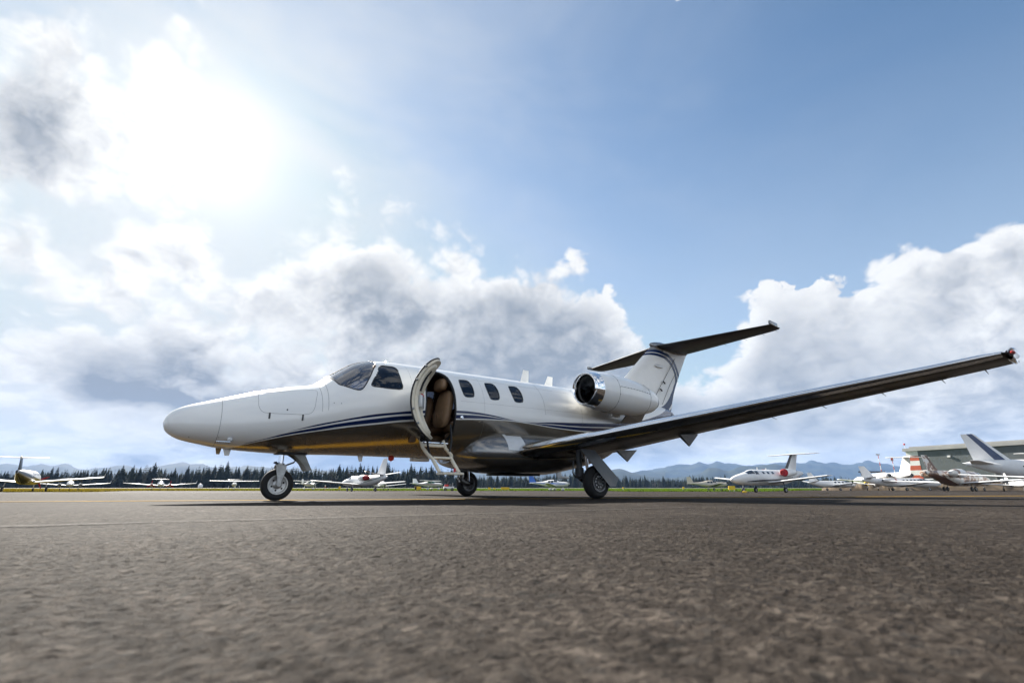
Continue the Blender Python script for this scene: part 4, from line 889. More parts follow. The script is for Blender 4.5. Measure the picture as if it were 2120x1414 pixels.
# ---------------------------------------------------------------- parked aircraft
bw = pmat('parked_white', (.72, .72, .715), .4, coat=.12, wear=.08, wscale=2); bgrey = pmat('parked_grey', (.42, .42, .42), .4, coat=.3, wear=.1); bblack = pmat('parked_black', (.015, .015, .018), .3, coat=.6)
bglass = pmat('parked_glass', (.02, .03, .045), .08, coat=1.0); bred = pmat('cover_red', (.27, .010, .016), .8, wear=.2, bump=.3, bscale=8); bblue = pmat('parked_blue', (.012, .10, .42), .35, coat=.5); bgreen = pmat('teal_film', (.02, .16, .15), .3, coat=.4)
bbeige = pmat('parked_beige', (.55, .50, .42), .5, wear=.2); bbrown = pmat('parked_brown', (.13, .065, .04), .4, wear=.3, wscale=3); byel = pmat('cover_yellow', (.62, .42, .02), .6, wear=.2); bunder = pmat('parked_underside', (.10, .10, .105), .35, coat=.3)
class Plane:
    "x aft, port = -y, origin on the apron"
    def __init__(s, name, label, px, D, az, origin=0.0, group=None):
        x, y = spot(px, D); A = R(az); x += origin*math.sin(A); y += origin*math.cos(A); rz = math.atan2(-math.cos(A), -math.sin(A)); s.root = empty(name, (x, y, float(ground_z(x, y))), rz); tag(s.root, label, 'plane' if 'jet' not in name and 'airliner' not in name else ('airliner' if 'airliner' in name else 'jet'), group)
    def fus(s, st, mat, n=28, name='fuselage'):
        st = np.array(st, float); s.st = st; xs = np.unique(np.concatenate([np.linspace(st[0, 0], st[-1, 0], 46), st[:6, 0], [st[0, 0]+.02, st[0, 0]+.08, st[0, 0]+.18]]))
        th = np.linspace(0, 2*math.pi, n+1)[:-1]; P = np.array([s.pt(x, th) for x in xs]); s.fo = MB().grid(P, True).build(name, mat, s.root, crease=0); return s.fo
    def pt(s, x, th, off=0.0):
        zc, hw, ht, hb = [float(pchip(s.st[:, 0], s.st[:, k], [x])[0]) for k in range(1, 5)]; th = np.atleast_1d(th); c_, s_ = np.cos(th), np.sin(th)
        return np.c_[np.full(len(th), x), (hw+off)*c_, zc+np.where(s_ > 0, (ht+off)*s_, (hb+off)*s_)]
    def patch(s, x0, x1, a0, a1, mat, name, off=.012, n=7, a0b=None, a1b=None, parent=None):
        "strip of skin between two stations; angles in degrees, may differ at the far end"
        a0b = a0 if a0b is None else a0b; a1b = a1 if a1b is None else a1b; rows = []
        for k in range(n+1):
            f = k/n; th = np.radians(np.linspace(a0+(a0b-a0)*f, a1+(a1b-a1)*f, 7)); rows.append(s.pt(x0+(x1-x0)*f, th, off))
        return MB().grid(np.array(rows)).build(name, mat, parent or s.fo, crease=0)
    def sides(s, x0, x1, a0, a1, mat, name, **k):
        kb = {q: (180-v if q in ('a0b', 'a1b') else v) for q, v in k.items()}
        s.patch(x0, x1, a0, a1, mat, name, **k); s.patch(x0, x1, 180-a0, 180-a1, mat, name, **kb)
    def wing(s, x, z, half, cr, ct, sweep, dz, mat, y0=0.3, tk=.12, name='wing', tip=0.0, tipmat=None, both=(-1, 1), under=None):
        for e_ in both:
            st = [(x, e_*y0, z, cr), (x+sweep*.5, e_*(y0+(half-y0)*.5), z+dz*.5, (cr+ct)/2), (x+sweep, e_*half, z+dz, ct), (x+sweep+.1*ct, e_*(half+.04), z+dz, ct*.8, .4)]
            P = foil_loft(st, 9, tk, .012); o = MB().grid(P if e_ > 0 else P[:, ::-1], True, True, True).build(name, mat, s.root, crease=50)
            if under is not None:
                n = P.shape[1]; Q = P[:3, n//2+1:].copy(); Q[..., 2] -= .006; MB().grid(Q).build('underside', under, o, crease=0)
            if tip:
                q = foil_loft([(x+sweep+.05, e_*half, z+dz, ct*.9, .8), (x+sweep+.2*ct+.1, e_*(half+.05), z+dz+tip*.35, ct*.7, .7), (x+sweep+.5*ct+.2, e_*(half+.14), z+dz+tip, ct*.4, .6)], 7, .10, 0); MB().grid(q if e_ > 0 else q[:, ::-1], True, True, True).build('winglet', tipmat or mat, o, crease=50)
    def fin(s, x, z0, z1, cr, ct, sweep, mat, tk=.09, y=0.0, name='fin'):
        P = foil_loft([(x, y, z0, cr), (x+sweep*.5, y, (z0+z1)/2, (cr+ct)/2), (x+sweep, y, z1, ct)], 9, tk, 0, True); s.fi = MB().grid(P, True, True, True).build(name, mat, s.root, crease=50); return s.fi
    def fin_band(s, x, z0, z1, cr, ct, sweep, f0, f1, g0, g1, mat, name='fin_stripe', lo=0.0, hi=1.0):
        "paint band on both faces of the fin, between chord fractions"
        for e_ in (-1, 1):
            V = []
            for f in (lo, hi):
                z = z0+(z1-z0)*f; c_ = cr+(ct-cr)*f; xx = x+sweep*f; a, b_ = (f0, f1) if f == lo else (g0, g1)
                for k in np.linspace(a, b_, 5): yt = 5*.09*(0.2969*math.sqrt(max(k, 0))-0.126*k-0.3516*k**2+0.2843*k**3-0.1015*k**4); V.append((xx+k*c_, e_*(yt*c_+.012), z))
            MB().grid(np.array(V).reshape(2, 5, 3)).build(name, mat, s.fi, crease=0)
    def gear(s, x, y, h, r, wd=.16, mat=None, name='landing_gear', spat=None):
        g = MB(); g.tube([(x-.02, y*.92, h), (x, y, r)], [.06, .045], 8); o = g.build(name, mat or bgrey, s.root); q = MB(); q.lathe([(-wd/2, r*.55), (-wd/2, r*.85), (-wd*.3, r), (wd*.3, r), (wd/2, r*.85), (wd/2, r*.55)], (x, y, r), 'y', 16); q.build('wheel', rubber, o)
        q = MB(); q.lathe([(-wd*.42, .001), (-wd*.42, r*.55), (wd*.42, r*.55), (wd*.42, .001)], (x, y, r), 'y', 12); q.build('rim', bgrey, o)
        if spat is not None: q = MB(); q.sphere((x+.05, y, r*1.25), (r*1.9, wd*.85, r*.85), 12, 8); q.build('wheel_fairing', spat, o)
    def nacelle(s, x, y, z, L, r, mat, cover=None, pyl=True, rear=None, name='engine_nacelle', lip=chrome):
        g = MB(); g.lathe([(0, r*.78), (.02*L, r*.86), (.15*L, r), (.5*L, r), (.8*L, r*.8), (L, r*.55), (L*.98, r*.5)], (x, y, z), 'x', 24); o = g.build(name, mat, s.root, crease=0)
        q = MB(); q.lathe([(.12*L, r*.6), (.0, r*.76), (-.02*L, r*.82), (.02*L, r*.88)], (x, y, z), 'x', 24); q.build('inlet_lip', lip, o); q = MB(); q.lathe([(.10*L, .001), (.10*L, r*.7)], (x, y, z), 'x', 20); q.build('inlet_duct', bblack, o); q = MB(); q.lathe([(.95*L, .001), (.95*L, r*.52)], (x, y, z), 'x', 20); q.build('exhaust', bblack, o)
        if cover is not None: q = MB(); q.lathe([(-.10*L, .001), (-.06*L, r*.40), (-.10*L, r*.48), (-.09*L, r*.7), (-.03*L, r*.92), (.06*L, r*1.0), (.10*L, r*1.01)], (x, y, z), 'x', 20); q.build('engine_cover', cover, o)
        if rear is not None: q = MB(); q.lathe([(.62*L, r*1.0), (.8*L, r*.9), (1.0*L, r*.72), (1.10*L, r*.42), (1.12*L, .001)], (x, y, z), 'x', 20); q.build('exhaust_cover', rear, o)
        if pyl: P = foil_loft([(x+.2*L, y*.55, z-.05, L*.75), (x+.2*L, y*.9, z-.02, L*.7)], 8, .12, 0); MB().grid(P, True, True, True).build('pylon', mat, o, crease=0)
    def prop(s, x, y, z, r, mat, n=3, rot=20, spin=None, parent=None):
        g = MB(); g.lathe([(-.28, .001), (-.22, .07), (-.08, .13), (.05, .15)], (x, y, z), 'x', 14); o = g.build('propeller', spin or bw, parent or s.root, crease=0)
        for k in range(n):
            a = R(rot+360*k/n); V = []
            for f, c_, dx_ in ((.08, .07, .03), (.35, .10, .05), (.75, .09, .03), (1.0, .04, .015)):
                rr = r*f; u = np.array([0, math.cos(a), math.sin(a)]); v_ = np.array([0, -math.sin(a), math.cos(a)]); p = np.array([x-.06, y, z])+u*rr
                V += [p-v_*c_+np.array([-dx_, 0, 0]), p+v_*c_+np.array([dx_, 0, 0]), p+v_*c_+np.array([dx_+.025, 0, 0]), p-v_*c_+np.array([-dx_+.025, 0, 0])]
            MB().grid(np.array(V).reshape(4, 4, 3), True, True, True).build('propeller_blade', mat, o)
def jet_body(L, r, zc, x0, drop=.3, lift=.45):
    fr = [0, .012, .04, .09, .15, .19, .235, .28, .34, .60, .72, .84, .93, 1.0]; rr = [.02, .24, .44, .62, .76, .83, .90, .97, 1, 1, .90, .62, .36, .10]; tt = [.02, .20, .38, .54, .64, .74, .95, 1.0, 1, 1, .92, .72, .5, .22]
    bb = [.02, .26, .48, .68, .84, .92, .98, 1, 1, 1, .92, .62, .34, .08]; cc = [-drop, -drop, -drop*.9, -drop*.7, -drop*.4, -drop*.2, -.05, 0, 0, 0, .08*lift/.45, .28*lift/.45, lift, lift*1.25]
    return [(x0+f*L, zc+c_*r, a*r, t_*r, b_*r) for f, a, t_, b_, c_ in zip(fr, rr, tt, bb, cc)]
def prop_body(L, r, zc, x0, cab=1.0):
    fr = [0, .02, .06, .12, .20, .27, .33, .40, .50, .60, .72, .86, 1.0]; rr = [.45, .62, .74, .82, .9, .96, 1, 1, .96, .78, .52, .30, .10]; tt = [.30, .45, .55, .60, .64, .80+.1*cab, 1.05*cab, 1.12*cab, 1.05*cab, .80, .50, .34, .22]; bb = [.45, .62, .76, .86, .94, 1, 1, 1, .95, .78, .50, .26, .10]; cc = [0, 0, 0, 0, 0, 0, 0, 0, 0, .05, .12, .2, .28]
    return [(x0+f*L, zc+c_*r, a*r, t_*r, b_*r) for f, a, t_, b_, c_ in zip(fr, rr, tt, bb, cc)]
def jet_glass(p, x0, L, mat=bglass):
    p.sides(x0+.175*L, x0+.25*L, 40, 87, mat, 'windscreen', a0b=28, a1b=72, n=9); p.sides(x0+.257*L, x0+.295*L, 22, 52, mat, 'cockpit_window')

# 1 turboprop seen from behind at the left edge
p = Plane('turboprop_plane', 'black and white turboprop with tall T-tail, seen from behind at the far left edge', 52, 69, 4); L = 14.2
p.fus([(-6.8, 1.55, .12, .12, .12), (-6.6, 1.55, .30, .30, .34), (-6.0, 1.55, .42, .42, .45), (-4.8, 1.6, .58, .52, .62), (-4.0, 1.7, .72, .70, .76), (-3.3, 1.75, .80, .92, .82), (-2, 1.8, .86, .98, .86), (2.4, 1.8, .86, .98, .86), (4.0, 1.95, .66, .82, .70), (5.6, 2.2, .38, .52, .42), (7.2, 2.45, .10, .22, .16)], bw)
p.sides(-1.0, 7.0, -88, -4, bblack, 'belly_paint', n=14, a1b=40); p.sides(-6.0, -1.0, -88, -30, bblack, 'belly_paint', n=10, a1b=-4); p.sides(-3.9, -3.3, 40, 75, bglass, 'windscreen')
for k in range(5): p.sides(-2.4+k*.95, -2.0+k*.95, 20, 45, bglass, 'cabin_window', n=2)
p.wing(-1.3, 1.25, 8.1, 2.2, 1.1, .7, .75, bw, .75, tip=.45); p.fin(4.6, 2.3, 4.25, 2.3, 1.3, 1.4, bblack); p.wing(6.1, 4.2, 2.6, 1.25, .75, .3, .05, bw, .02, .1, 'stabilizer'); q = MB(); q.sphere((6.6, 0, 4.25), (.75, .14, .14)); q.build('tail_bullet', bblack, p.root)
p.prop(-6.85, 0, 1.55, 1.3, bred, 4, 25, bred); p.gear(-5.0, 0, 1.2, .24); p.gear(.35, -2.2, 1.25, .33, .2); p.gear(.35, 2.2, 1.25, .33, .2)
# 2, 3 twins facing the camera
def twin(label, px, D, az, pm_, cover=None):
    p = Plane('twin_propeller_plane', label, px, D, az)
    p.fus([(-3.0, 1.22, .05, .05, .05), (-2.9, 1.22, .18, .16, .2), (-2.4, 1.25, .38, .30, .36), (-1.8, 1.28, .52, .42, .46), (-1.2, 1.3, .60, .62, .5), (-.5, 1.32, .62, .70, .52), (.5, 1.34, .58, .66, .5), (1.6, 1.45, .40, .45, .36), (3.2, 1.55, .20, .22, .2), (5.4, 1.65, .08, .10, .08)], bw)
    p.sides(-1.75, -.9, 22, 86, bglass if cover is None else bw, 'windscreen', a0b=15, a1b=80); p.sides(-.8, .4, 10, 55, bglass, 'side_window')
    p.wing(-.75, 1.0, 6.7, 1.35, .8, .35, .52, bw, .4, .13, tip=.62); p.fin(4.2, 1.6, 2.5, 1.3, .8, .75, bw); p.wing(4.75, 2.45, 1.65, .85, .6, .18, -.02, bw, .02, .1, 'stabilizer')
    for s_ in (-1, 1):
        q = MB(); q.lathe([(-.95, .12), (-.9, .22), (-.6, .31), (-.1, .34), (.7, .30), (1.6, .10)], (-.75, s_*1.68, 1.13), 'x', 20); e_ = q.build('engine_nacelle', bw if cover is None else cover, p.root, crease=0); p.prop(-1.75, s_*1.68, 1.13, .95, pm_, 3, -25 if s_ < 0 else 92, pm_, parent=e_); p.gear(.1, s_*1.5, 1.0, .21, .14)
    p.gear(-2.1, 0, 1.05, .18, .12); return p
twin('white twin-propeller plane with dark engines parked behind the turboprop wing', 143, 108, 176, bblack, bgrey)
twin('white twin-engine plane facing the camera with two bright red propellers', 331, 113, 182, bred)
# 4, 5, 8 high-wing singles
def highwing(label, px, D, az, win, stripe=None, tee=False, spat=bw):
    p = Plane('high_wing_plane', label, px, D, az); p.fus(prop_body(7.6, .56, 1.28, -2.6, 1.05), bw)
    p.sides(-.75, -.15, 34, 82, win, 'windscreen'); p.sides(-.05, .8, 22, 60, win, 'side_window'); 
    if stripe is not None: p.sides(-2.3, 3.5, -12, 4, stripe, 'stripe', n=14)
    p.wing(-.45, 2.02, 5.5, 1.6, 1.15, .15, .10, bw, .0, .12); p.wing(3.9, 1.5 if not tee else 2.45, 1.7, 1.15, .75, .25, .02, bw, .05, .1, 'stabilizer'); p.fin(3.3, 1.5, 2.65, 1.6, .85, .85, bw)
    if not tee:
        for s_ in (-1, 1): q = MB(); q.tube([(-.05, s_*.52, .95), (.05, s_*2.6, 2.02)], .04, 8); q.build('wing_strut', bw, p.root)
    p.prop(-2.62, 0, 1.28, .95, bgrey if not tee else bw, 2, 70); p.gear(.35, -1.25, .95, .22, .14, bw, spat=spat); p.gear(.35, 1.25, .95, .22, .14, bw, spat=spat); p.gear(-1.9, 0, .9, .19, .12, bw, spat=spat); return p
highwing('small all-white high-wing plane facing the camera left of the nose wheel', 484, 128, 189, bw, None, True)
highwing('white high-wing plane with green windscreen just right of the nose wheel', 641, 126, 172, bgreen, bred)
highwing('small high-wing plane with red stripe parked behind the airstairs', 893, 122, 142, bgreen, bred)
# 6 jet with red covers, seen from behind, nose to the left
p = Plane('light_jet', 'white jet with red engine covers and upright fin, seen from behind under the fuselage', 750, 79, -6); x0 = -6.9; p.fus(jet_body(14.2, .80, 1.55, x0), bw)
p.sides(1.5, 6.0, -20, -13, bgreen, 'stripe', n=10, a0b=8, a1b=16); p.wing(-1.6, 1.0, 7.9, 2.3, .95, .55, .55, bw, .7); p.fin(3.9, 2.0, 4.75, 2.7, 1.15, 1.9, bw); p.wing(5.1, 2.35, 2.85, 1.35, .75, .45, .45, bw, .1, .1, 'stabilizer')
for s_ in (-1, 1): p.nacelle(1.6, s_*1.32, 1.98, 2.3, .42, bw, rear=bred); p.gear(.5, s_*2.0, 1.1, .28, .2)
p.gear(-5.0, 0, 1.0, .24); jet_glass(p, x0, 14.2)
# 7 small plane behind it
def lowwing(label, px, D, az, body, fin_m, glass_m=bglass, stripe=None, L=7.6, prop_m=bblack, cover=None, name='low_wing_plane', spat=None, zc=1.28, half=5.4):
    p = Plane(name, label, px, D, az); p.fus(prop_body(L, .62, zc, -.36*L, 1.12), body)
    if cover is None: p.sides(-.08*L, .005*L, 30, 80, glass_m, 'windscreen', a0b=25, a1b=76); p.sides(.015*L, .075*L, 15, 52, glass_m, 'side_window'); p.sides(.085*L, .15*L, 18, 50, glass_m, 'side_window')
    else: p.sides(-.10*L, .16*L, 12, 88, cover, 'canopy_cover', off=.03, n=10)
    if stripe is not None: p.sides(-.30*L, .55*L, -6, 8, stripe, 'stripe', n=12, a0b=2, a1b=22)
    p.wing(-.55, .82, half, 1.6, 1.0, .2, .55, body, .35, .13, under=bunder); p.fin(.47*L, zc+.15, zc+1.5, 1.5, .75, .75, fin_m); p.wing(.50*L, zc+.1, 1.75, 1.05, .7, .2, .02, body, .05, .1, 'stabilizer')
    p.prop(-.36*L-.02, 0, zc, .95, prop_m, 3, 30); p.gear(.35, -1.6, .85, .21, .14, body, spat=spat); p.gear(.35, 1.6, .85, .21, .14, body, spat=spat); p.gear(-.22*L, 0, .8, .19, .12, body, spat=spat); return p
lowwing('small white low-wing plane half hidden behind the jet with red covers', 790, 112, 190, bw, bw, cover=bw)
lowwing('blue and white low-wing plane seen between the two main wheels', 1148, 98, 146, bw, bblue, stripe=bblue, spat=bw)
lowwing('beige and white low-wing plane parked on the grass left of the red-covered jet', 1476, 108, 130, bbeige, bbeige, stripe=bgrey, L=8.2)
# 11 jet facing the camera
p = Plane('light_jet', 'white jet with dark stripes and a red inlet cover, nose pointing at the camera', 1590, 54, 281); x0 = -5.6; Lj = 12.0; p.fus(jet_body(Lj, .80, 1.55, x0, .32, .5), bw); jet_glass(p, x0, Lj)
for k in range(3): p.sides(-1.45+k*.75, -1.10+k*.75, 26, 46, bglass, 'cabin_window', n=3)
p.sides(-3.8, 2.5, -34, -28, bblack, 'stripe', n=14, a0b=-22, a1b=-12); p.sides(-3.2, 3.5, -26, -23, bblack, 'stripe', n=14, a0b=-8, a1b=-4); p.sides(-2.2, 3.0, -44, -40, pmat('stripe_gold', (.35, .28, .16), .4), 'stripe', n=12, a0b=-30, a1b=-26)
p.wing(-.8, 1.0, 6.6, 2.0, 1.0, .5, .62, bw, .7, under=bblack); p.fin(2.9, 2.0, 4.1, 2.2, 1.25, 1.75, bw); p.fin_band(2.9, 2.0, 4.1, 2.2, 1.25, 1.75, 0, .2, 0, .28, bblack); p.wing(4.5, 4.1, 2.9, 1.2, .7, .3, .0, bw, .02, .1, 'stabilizer', under=bblack)
for s_ in (-1, 1): p.nacelle(1.2, s_*1.22, 2.05, 2.0, .40, bw, cover=bred); p.gear(.35, s_*1.75, 1.1, .27, .2, geard)
p.gear(-3.9, 0, 1.0, .24); q = MB(); q.box((-1.3, 0, 2.42), (.14, .03, .34)); q.build('blade_antenna', bw, p.root); q = MB(); q.box((.1, 0, 2.40), (.16, .03, .26)); q.build('blade_antenna', bw, p.root)
# 12 twin to its right
p = Plane('twin_propeller_plane', 'white low-wing twin parked on the grass edge right of the red-covered jet', 1728, 102, 124); p.fus(jet_body(10.2, .66, 1.25, -4.7, .25, .3), bw); p.sides(-2.7, -2.1, 35, 80, bglass, 'windscreen')
for k in range(3): p.sides(-1.8+.8*k, -1.35+.8*k, 20, 46, bglass, 'cabin_window', n=2)
p.wing(-.9, .95, 6.0, 1.8, .9, .4, .5, bw, .5, under=bblack); p.fin(3.0, 1.6, 3.5, 2.1, .85, 1.5, bw); p.wing(4.0, 1.6, 2.3, 1.1, .6, .5, .25, bw, .1, .1, 'stabilizer')
for s_ in (-1, 1):
    q = MB(); q.lathe([(-1.4, .16), (-1.2, .28), (-.4, .36), (.8, .30), (1.9, .08)], (-.7, s_*1.9, 1.12), 'x', 18); e_ = q.build('engine_nacelle', bw, p.root, crease=0); p.prop(-2.15, s_*1.9, 1.12, .95, bblack, 3, 40, parent=e_); p.gear(.2, s_*1.9, .95, .25, .18, bw)
p.gear(-3.4, 0, .9, .22)
lowwing('tiny white plane far behind beside the brown earth bank', 1782, 165, 105, bw, bw, cover=bw)
# regional jet in front of the hangar
p = Plane('regional_jet', 'white regional jet with a row of cabin windows and T-tail beside the striped hangar corner', 1884, 114, 48, 11.5); x0 = -13; Lr = 26.0; p.fus(jet_body(Lr, 1.4, 2.55, x0, .25, .4), bw)
for k in range(17): p.sides(-7.2+k*.85, -6.85+k*.85, 18, 30, bglass, 'cabin_window', n=2, off=.02)
jet_glass(p, x0, Lr); p.wing(-1.5, 1.75, 10.5, 4.2, 1.4, 3.2, .7, bw, 1.2); p.fin(8.4, 3.4, 7.3, 4.4, 2.6, 3.2, bw); p.wing(11.4, 7.1, 4.3, 2.4, 1.2, 1.2, -.1, bw, .05, .1, 'stabilizer')
for s_ in (-1, 1): p.nacelle(5.2, s_*2.3, 3.2, 4.0, .75, bw); p.gear(1.0, s_*1.7, 1.7, .42, .3)
p.gear(-9.5, 0, 1.6, .32)
# long white jet in front of it, nose to the right
p = Plane('business_jet', 'long white jet with pink engine cover in front of the regional jet', 1868, 100, 132); x0 = -7.6; Lj = 15.0; p.fus(jet_body(Lj, .82, 1.55, x0, .35, .42), bw); jet_glass(p, x0, Lj)
for k in range(5): p.sides(-3.1+k*.7, -2.75+k*.7, 22, 42, bglass, 'cabin_window', n=3)
p.sides(-4.5, 5.5, -12, -8, bgrey, 'stripe', n=14); p.wing(-1.2, .95, 7.8, 2.3, .95, .5, .55, bw, .7, under=bblack); p.fin(4.3, 2.1, 4.7, 2.6, 1.15, 2.1, bw); p.wing(5.5, 2.35, 2.8, 1.3, .75, .45, .3, bw, .1, .1, 'stabilizer', under=bblack)
pink = pmat('cover_pink', (.45, .17, .17), .7, wear=.2)
for s_ in (-1, 1): p.nacelle(1.9, s_*1.35, 1.95, 2.4, .42, bw, cover=pink); p.gear(.5, s_*2.0, 1.1, .28, .2)
p.gear(-5.2, 0, 1.0, .24)
# plane with the yellow cover beside its tail
p = Plane('twin_propeller_plane', 'white plane with yellow engine cover beside the tail of the long white jet', 1818, 104, 75); p.fus(jet_body(9.5, .62, 1.35, -4.4, .25, .3), bw); p.wing(-.8, 1.2, 5.8, 1.7, .9, .3, .4, bw, .5); p.fin(2.8, 1.6, 3.1, 2.0, .85, 1.3, bw); p.wing(3.8, 1.6, 2.0, 1.0, .6, .4, .2, bw, .1, .1, 'stabilizer')
for s_ in (-1, 1): q = MB(); q.lathe([(-1.4, .12), (-1.3, .34), (-.6, .46), (.3, .46), (.6, .36)], (-.6, s_*1.8, 1.35), 'x', 18); q.build('engine_cover', byel, p.root, crease=0); p.gear(.1, s_*1.8, 1.1, .25, .18, bw)
p.gear(-3.2, 0, .9, .22)
# brown and white jet seen from behind
paint = bpy.data.materials.new('mottled_paint'); paint.use_nodes = True; t = NT(paint.node_tree); b = t.n['Principled BSDF']; oc = t.node('ShaderNodeTexCoord').outputs['Object']; nz = t.noise(t.v('ADD', oc, t.v('SCALE', t.noise(oc, .8, 3, .5, out=1), scale=1.5)), .55, 4, .55, .6)
t.l.new(t.ramp(nz, [(.36, (.70, .68, .64)), (.50, (.62, .57, .50)), (.535, (.30, .16, .09)), (.60, (.10, .045, .03)), (.66, (.48, .36, .24)), (.72, (.68, .66, .62))]), b.inputs['Base Color']); b.inputs['Roughness'].default_value = .4; b.inputs['Coat Weight'].default_value = .4
p = Plane('painted_jet', 'white and brown swirl-painted jet with two rear engines, seen from behind near the hangar', 1992, 84, 104); x0 = -9.5; Lj = 19.0; p.fus(jet_body(Lj, 1.22, 2.0, x0, .3, .5), paint); jet_glass(p, x0, Lj)
p.sides(2.5, 8.4, -88, -50, bbrown, 'belly_paint', n=12, a1b=10); p.wing(-1.6, 1.25, 9.6, 3.6, 1.3, 2.4, .5, bw, 1.0, under=bunder); p.fin(5.6, 2.9, 5.6, 3.2, 1.6, 2.6, paint); p.fin_band(5.6, 2.9, 5.6, 3.2, 1.6, 2.6, .05, .3, .05, .45, bbrown, 'fin_stripe', .1, .98)
for s_ in (-1, 1):
    p.nacelle(3.2, s_*2.0, 2.75, 3.2, .68, bw, rear=paint)
    for dy in (-.25, .25): p.gear(.8, s_*1.9+dy, 1.4, .36, .2)
p.gear(-7.0, 0, 1.3, .30)
# airliner tail at the right edge
p = Plane('airliner', 'white airliner tail with a navy stripe on its fin at the right edge', 2020, 106, 165, 12.5); x0 = -23; La = 36.0
p.fus([(-23, 3.7, .1, .1, .1), (-22.5, 3.7, .9, .8, .9), (-21, 3.8, 1.5, 1.4, 1.5), (-19, 3.9, 1.9, 1.9, 1.95), (-16, 4.0, 1.98, 2.05, 2.05), (3, 4.0, 1.98, 2.05, 2.05), (6, 4.3, 1.75, 1.8, 1.85), (9, 4.8, 1.2, 1.32, 1.3), (11.5, 5.2, .62, .78, .68), (13, 5.4, .22, .34, .26)], bw, 36)
fa = (5.6, 5.6, 11.6, 6.0, 2.1, 5.0); p.fin(*fa[:5], fa[5], bw); p.fin_band(*fa, .14, .42, .14, .55, navy_m); p.wing(8.6, 5.3, 6.2, 3.6, 1.4, 3.0, .55, bw, .6, .1, 'stabilizer')
for k in range(26): p.sides(-16+k*.82, -15.7+k*.82, 12, 20, bglass, 'cabin_window', n=2, off=.02)
dr = MB(); dr.loop(np.concatenate([p.pt(x, np.radians(180-a), .015) for x, a in ((5.0, -6), (5.0, 34), (5.85, 34), (5.85, -6))]), .03, 5); dr.build('door_outline', seam_m, p.fo)
p.wing(-8, 2.7, 16.8, 6.0, 1.6, 6.2, 1.6, bw, 1.6)
for s_ in (-1, 1):
    q = MB(); q.lathe([(0, .85), (.1, .98), (1.0, 1.1), (2.6, .95), (3.6, .6)], (-8.5, s_*5.75, 2.0), 'x', 24); q.build('engine_nacelle', bw, p.root, crease=0); p.gear(-3.2, s_*3.7, 2.5, .58, .45)
p.gear(-16.5, 0, 2.2, .38, .3)
# jet whose long wing reaches into the frame at the right
p = Plane('winglet_jet', 'white jet at the right edge showing mostly its long wing with upturned tip', 2200, 60, 262); p.fus(jet_body(15.5, .9, 1.8, -8, .3, .45), bw); p.wing(-1.5, 1.55, 8.9, 2.6, .95, 1.0, .62, bw, .8, tip=.8); p.fin(4.2, 2.3, 4.9, 2.6, 1.5, 2.0, bw); p.wing(6.0, 4.9, 3.0, 1.4, .8, .5, 0, bw, .05, .1, 'stabilizer')
for s_ in (-1, 1): p.nacelle(2.0, s_*1.5, 2.3, 2.5, .45, bw); p.gear(.5, s_*2.0, 1.4, .28, .2)
p.gear(-5.5, 0, 1.3, .24)
p = Plane('light_jet', 'small white jet under the long upturned wing at the right edge', 2105, 82, 250); p.fus(jet_body(10.5, .62, 1.25, -5, .3, .4), bw); jet_glass(p, -5, 10.5); p.wing(-.7, .9, 5.8, 1.7, .8, .4, .4, bw, .5); p.fin(3.0, 1.6, 2.9, 1.8, .9, 1.1, bw); p.wing(3.9, 1.7, 1.9, 1.0, .6, .3, .1, bw, .1, .1, 'stabilizer')
for s_ in (-1, 1): p.nacelle(.9, s_*1.05, 1.6, 1.8, .34, bw); p.gear(.35, s_*1.5, .95, .24, .16)
p.gear(-3.6, 0, .9, .2)
# ---------------------------------------------------------------- hangar, masts, signs, vehicles
hang_m = pmat('hangar_cladding', (.11, .125, .127), .55, wear=.12, wscale=.4); corn_m = pmat('hangar_cornice', (.36, .355, .335), .6, wear=.15, wscale=.5); post_m = pmat('hangar_post', (.22, .22, .21), .5); ored = pmat('marker_red', (.52, .10, .045), .6, wear=.15, wscale=.8); owhite = pmat('marker_white', (.74, .73, .70), .6, wear=.12, wscale=.8)
a = np.array(spot(1893, 150)); H = height_at(1893, 928, 150); D2 = 150.0
while height_at(2120, 914, D2) > H and D2 > 60: D2 -= .5
c_ = np.array(spot(2120, D2)); u = (c_-a)/np.linalg.norm(c_-a); nrm_ = np.array([-u[1], u[0]]); nrm_ = nrm_ if nrm_@FWD > 0 else -nrm_
Wd = 88.0; Dp = 46.0; gz = float(ground_z(*a))-.2
hr = empty('hangar', (a[0], a[1], gz), math.atan2(u[1], u[0])); tag(hr, 'large grey hangar with red and white striped corner at the right edge', 'hangar')
sg = 1 if (np.array([-u[1], u[0]])@nrm_) > 0 else -1; H2 = H-gz
def hbox(name, x0, x1, y0, y1, z0, z1, mat, par=hr, bev=0.0): return MB().box(((x0+x1)/2, sg*(y0+y1)/2, (z0+z1)/2), (x1-x0, abs(y1-y0), z1-z0), bevel=bev).build(name, mat, par, smooth=False)
wl = hbox('wall', 0, Wd, 0, Dp, 0, H2-.85, hang_m); rf = hbox('cornice', -.6, Wd+.6, -.6, Dp+.6, H2-.85, H2, corn_m); hbox('roof', .5, Wd-.5, 1, Dp-1, H2, H2+.5, corn_m)
x = 0.35
while x < Wd: hbox('cladding_panel', x, min(x+.98, Wd-.2), -.05, .02, .3, H2-1.0, hang_m, wl); x += 1.0
for x in np.arange(19.5, Wd, 19.5): hbox('wall_post', x-.18, x+.18, -.22, -.04, 0, H2-.85, post_m, wl)
for x in (10.5, 29, 49, 68): hbox('wall_lamp', x-.35, x+.35, -.45, -.04, H2-3.1, H2-2.6, owhite, wl)
nb_ = 8; bh = (H2-.9)/nb_
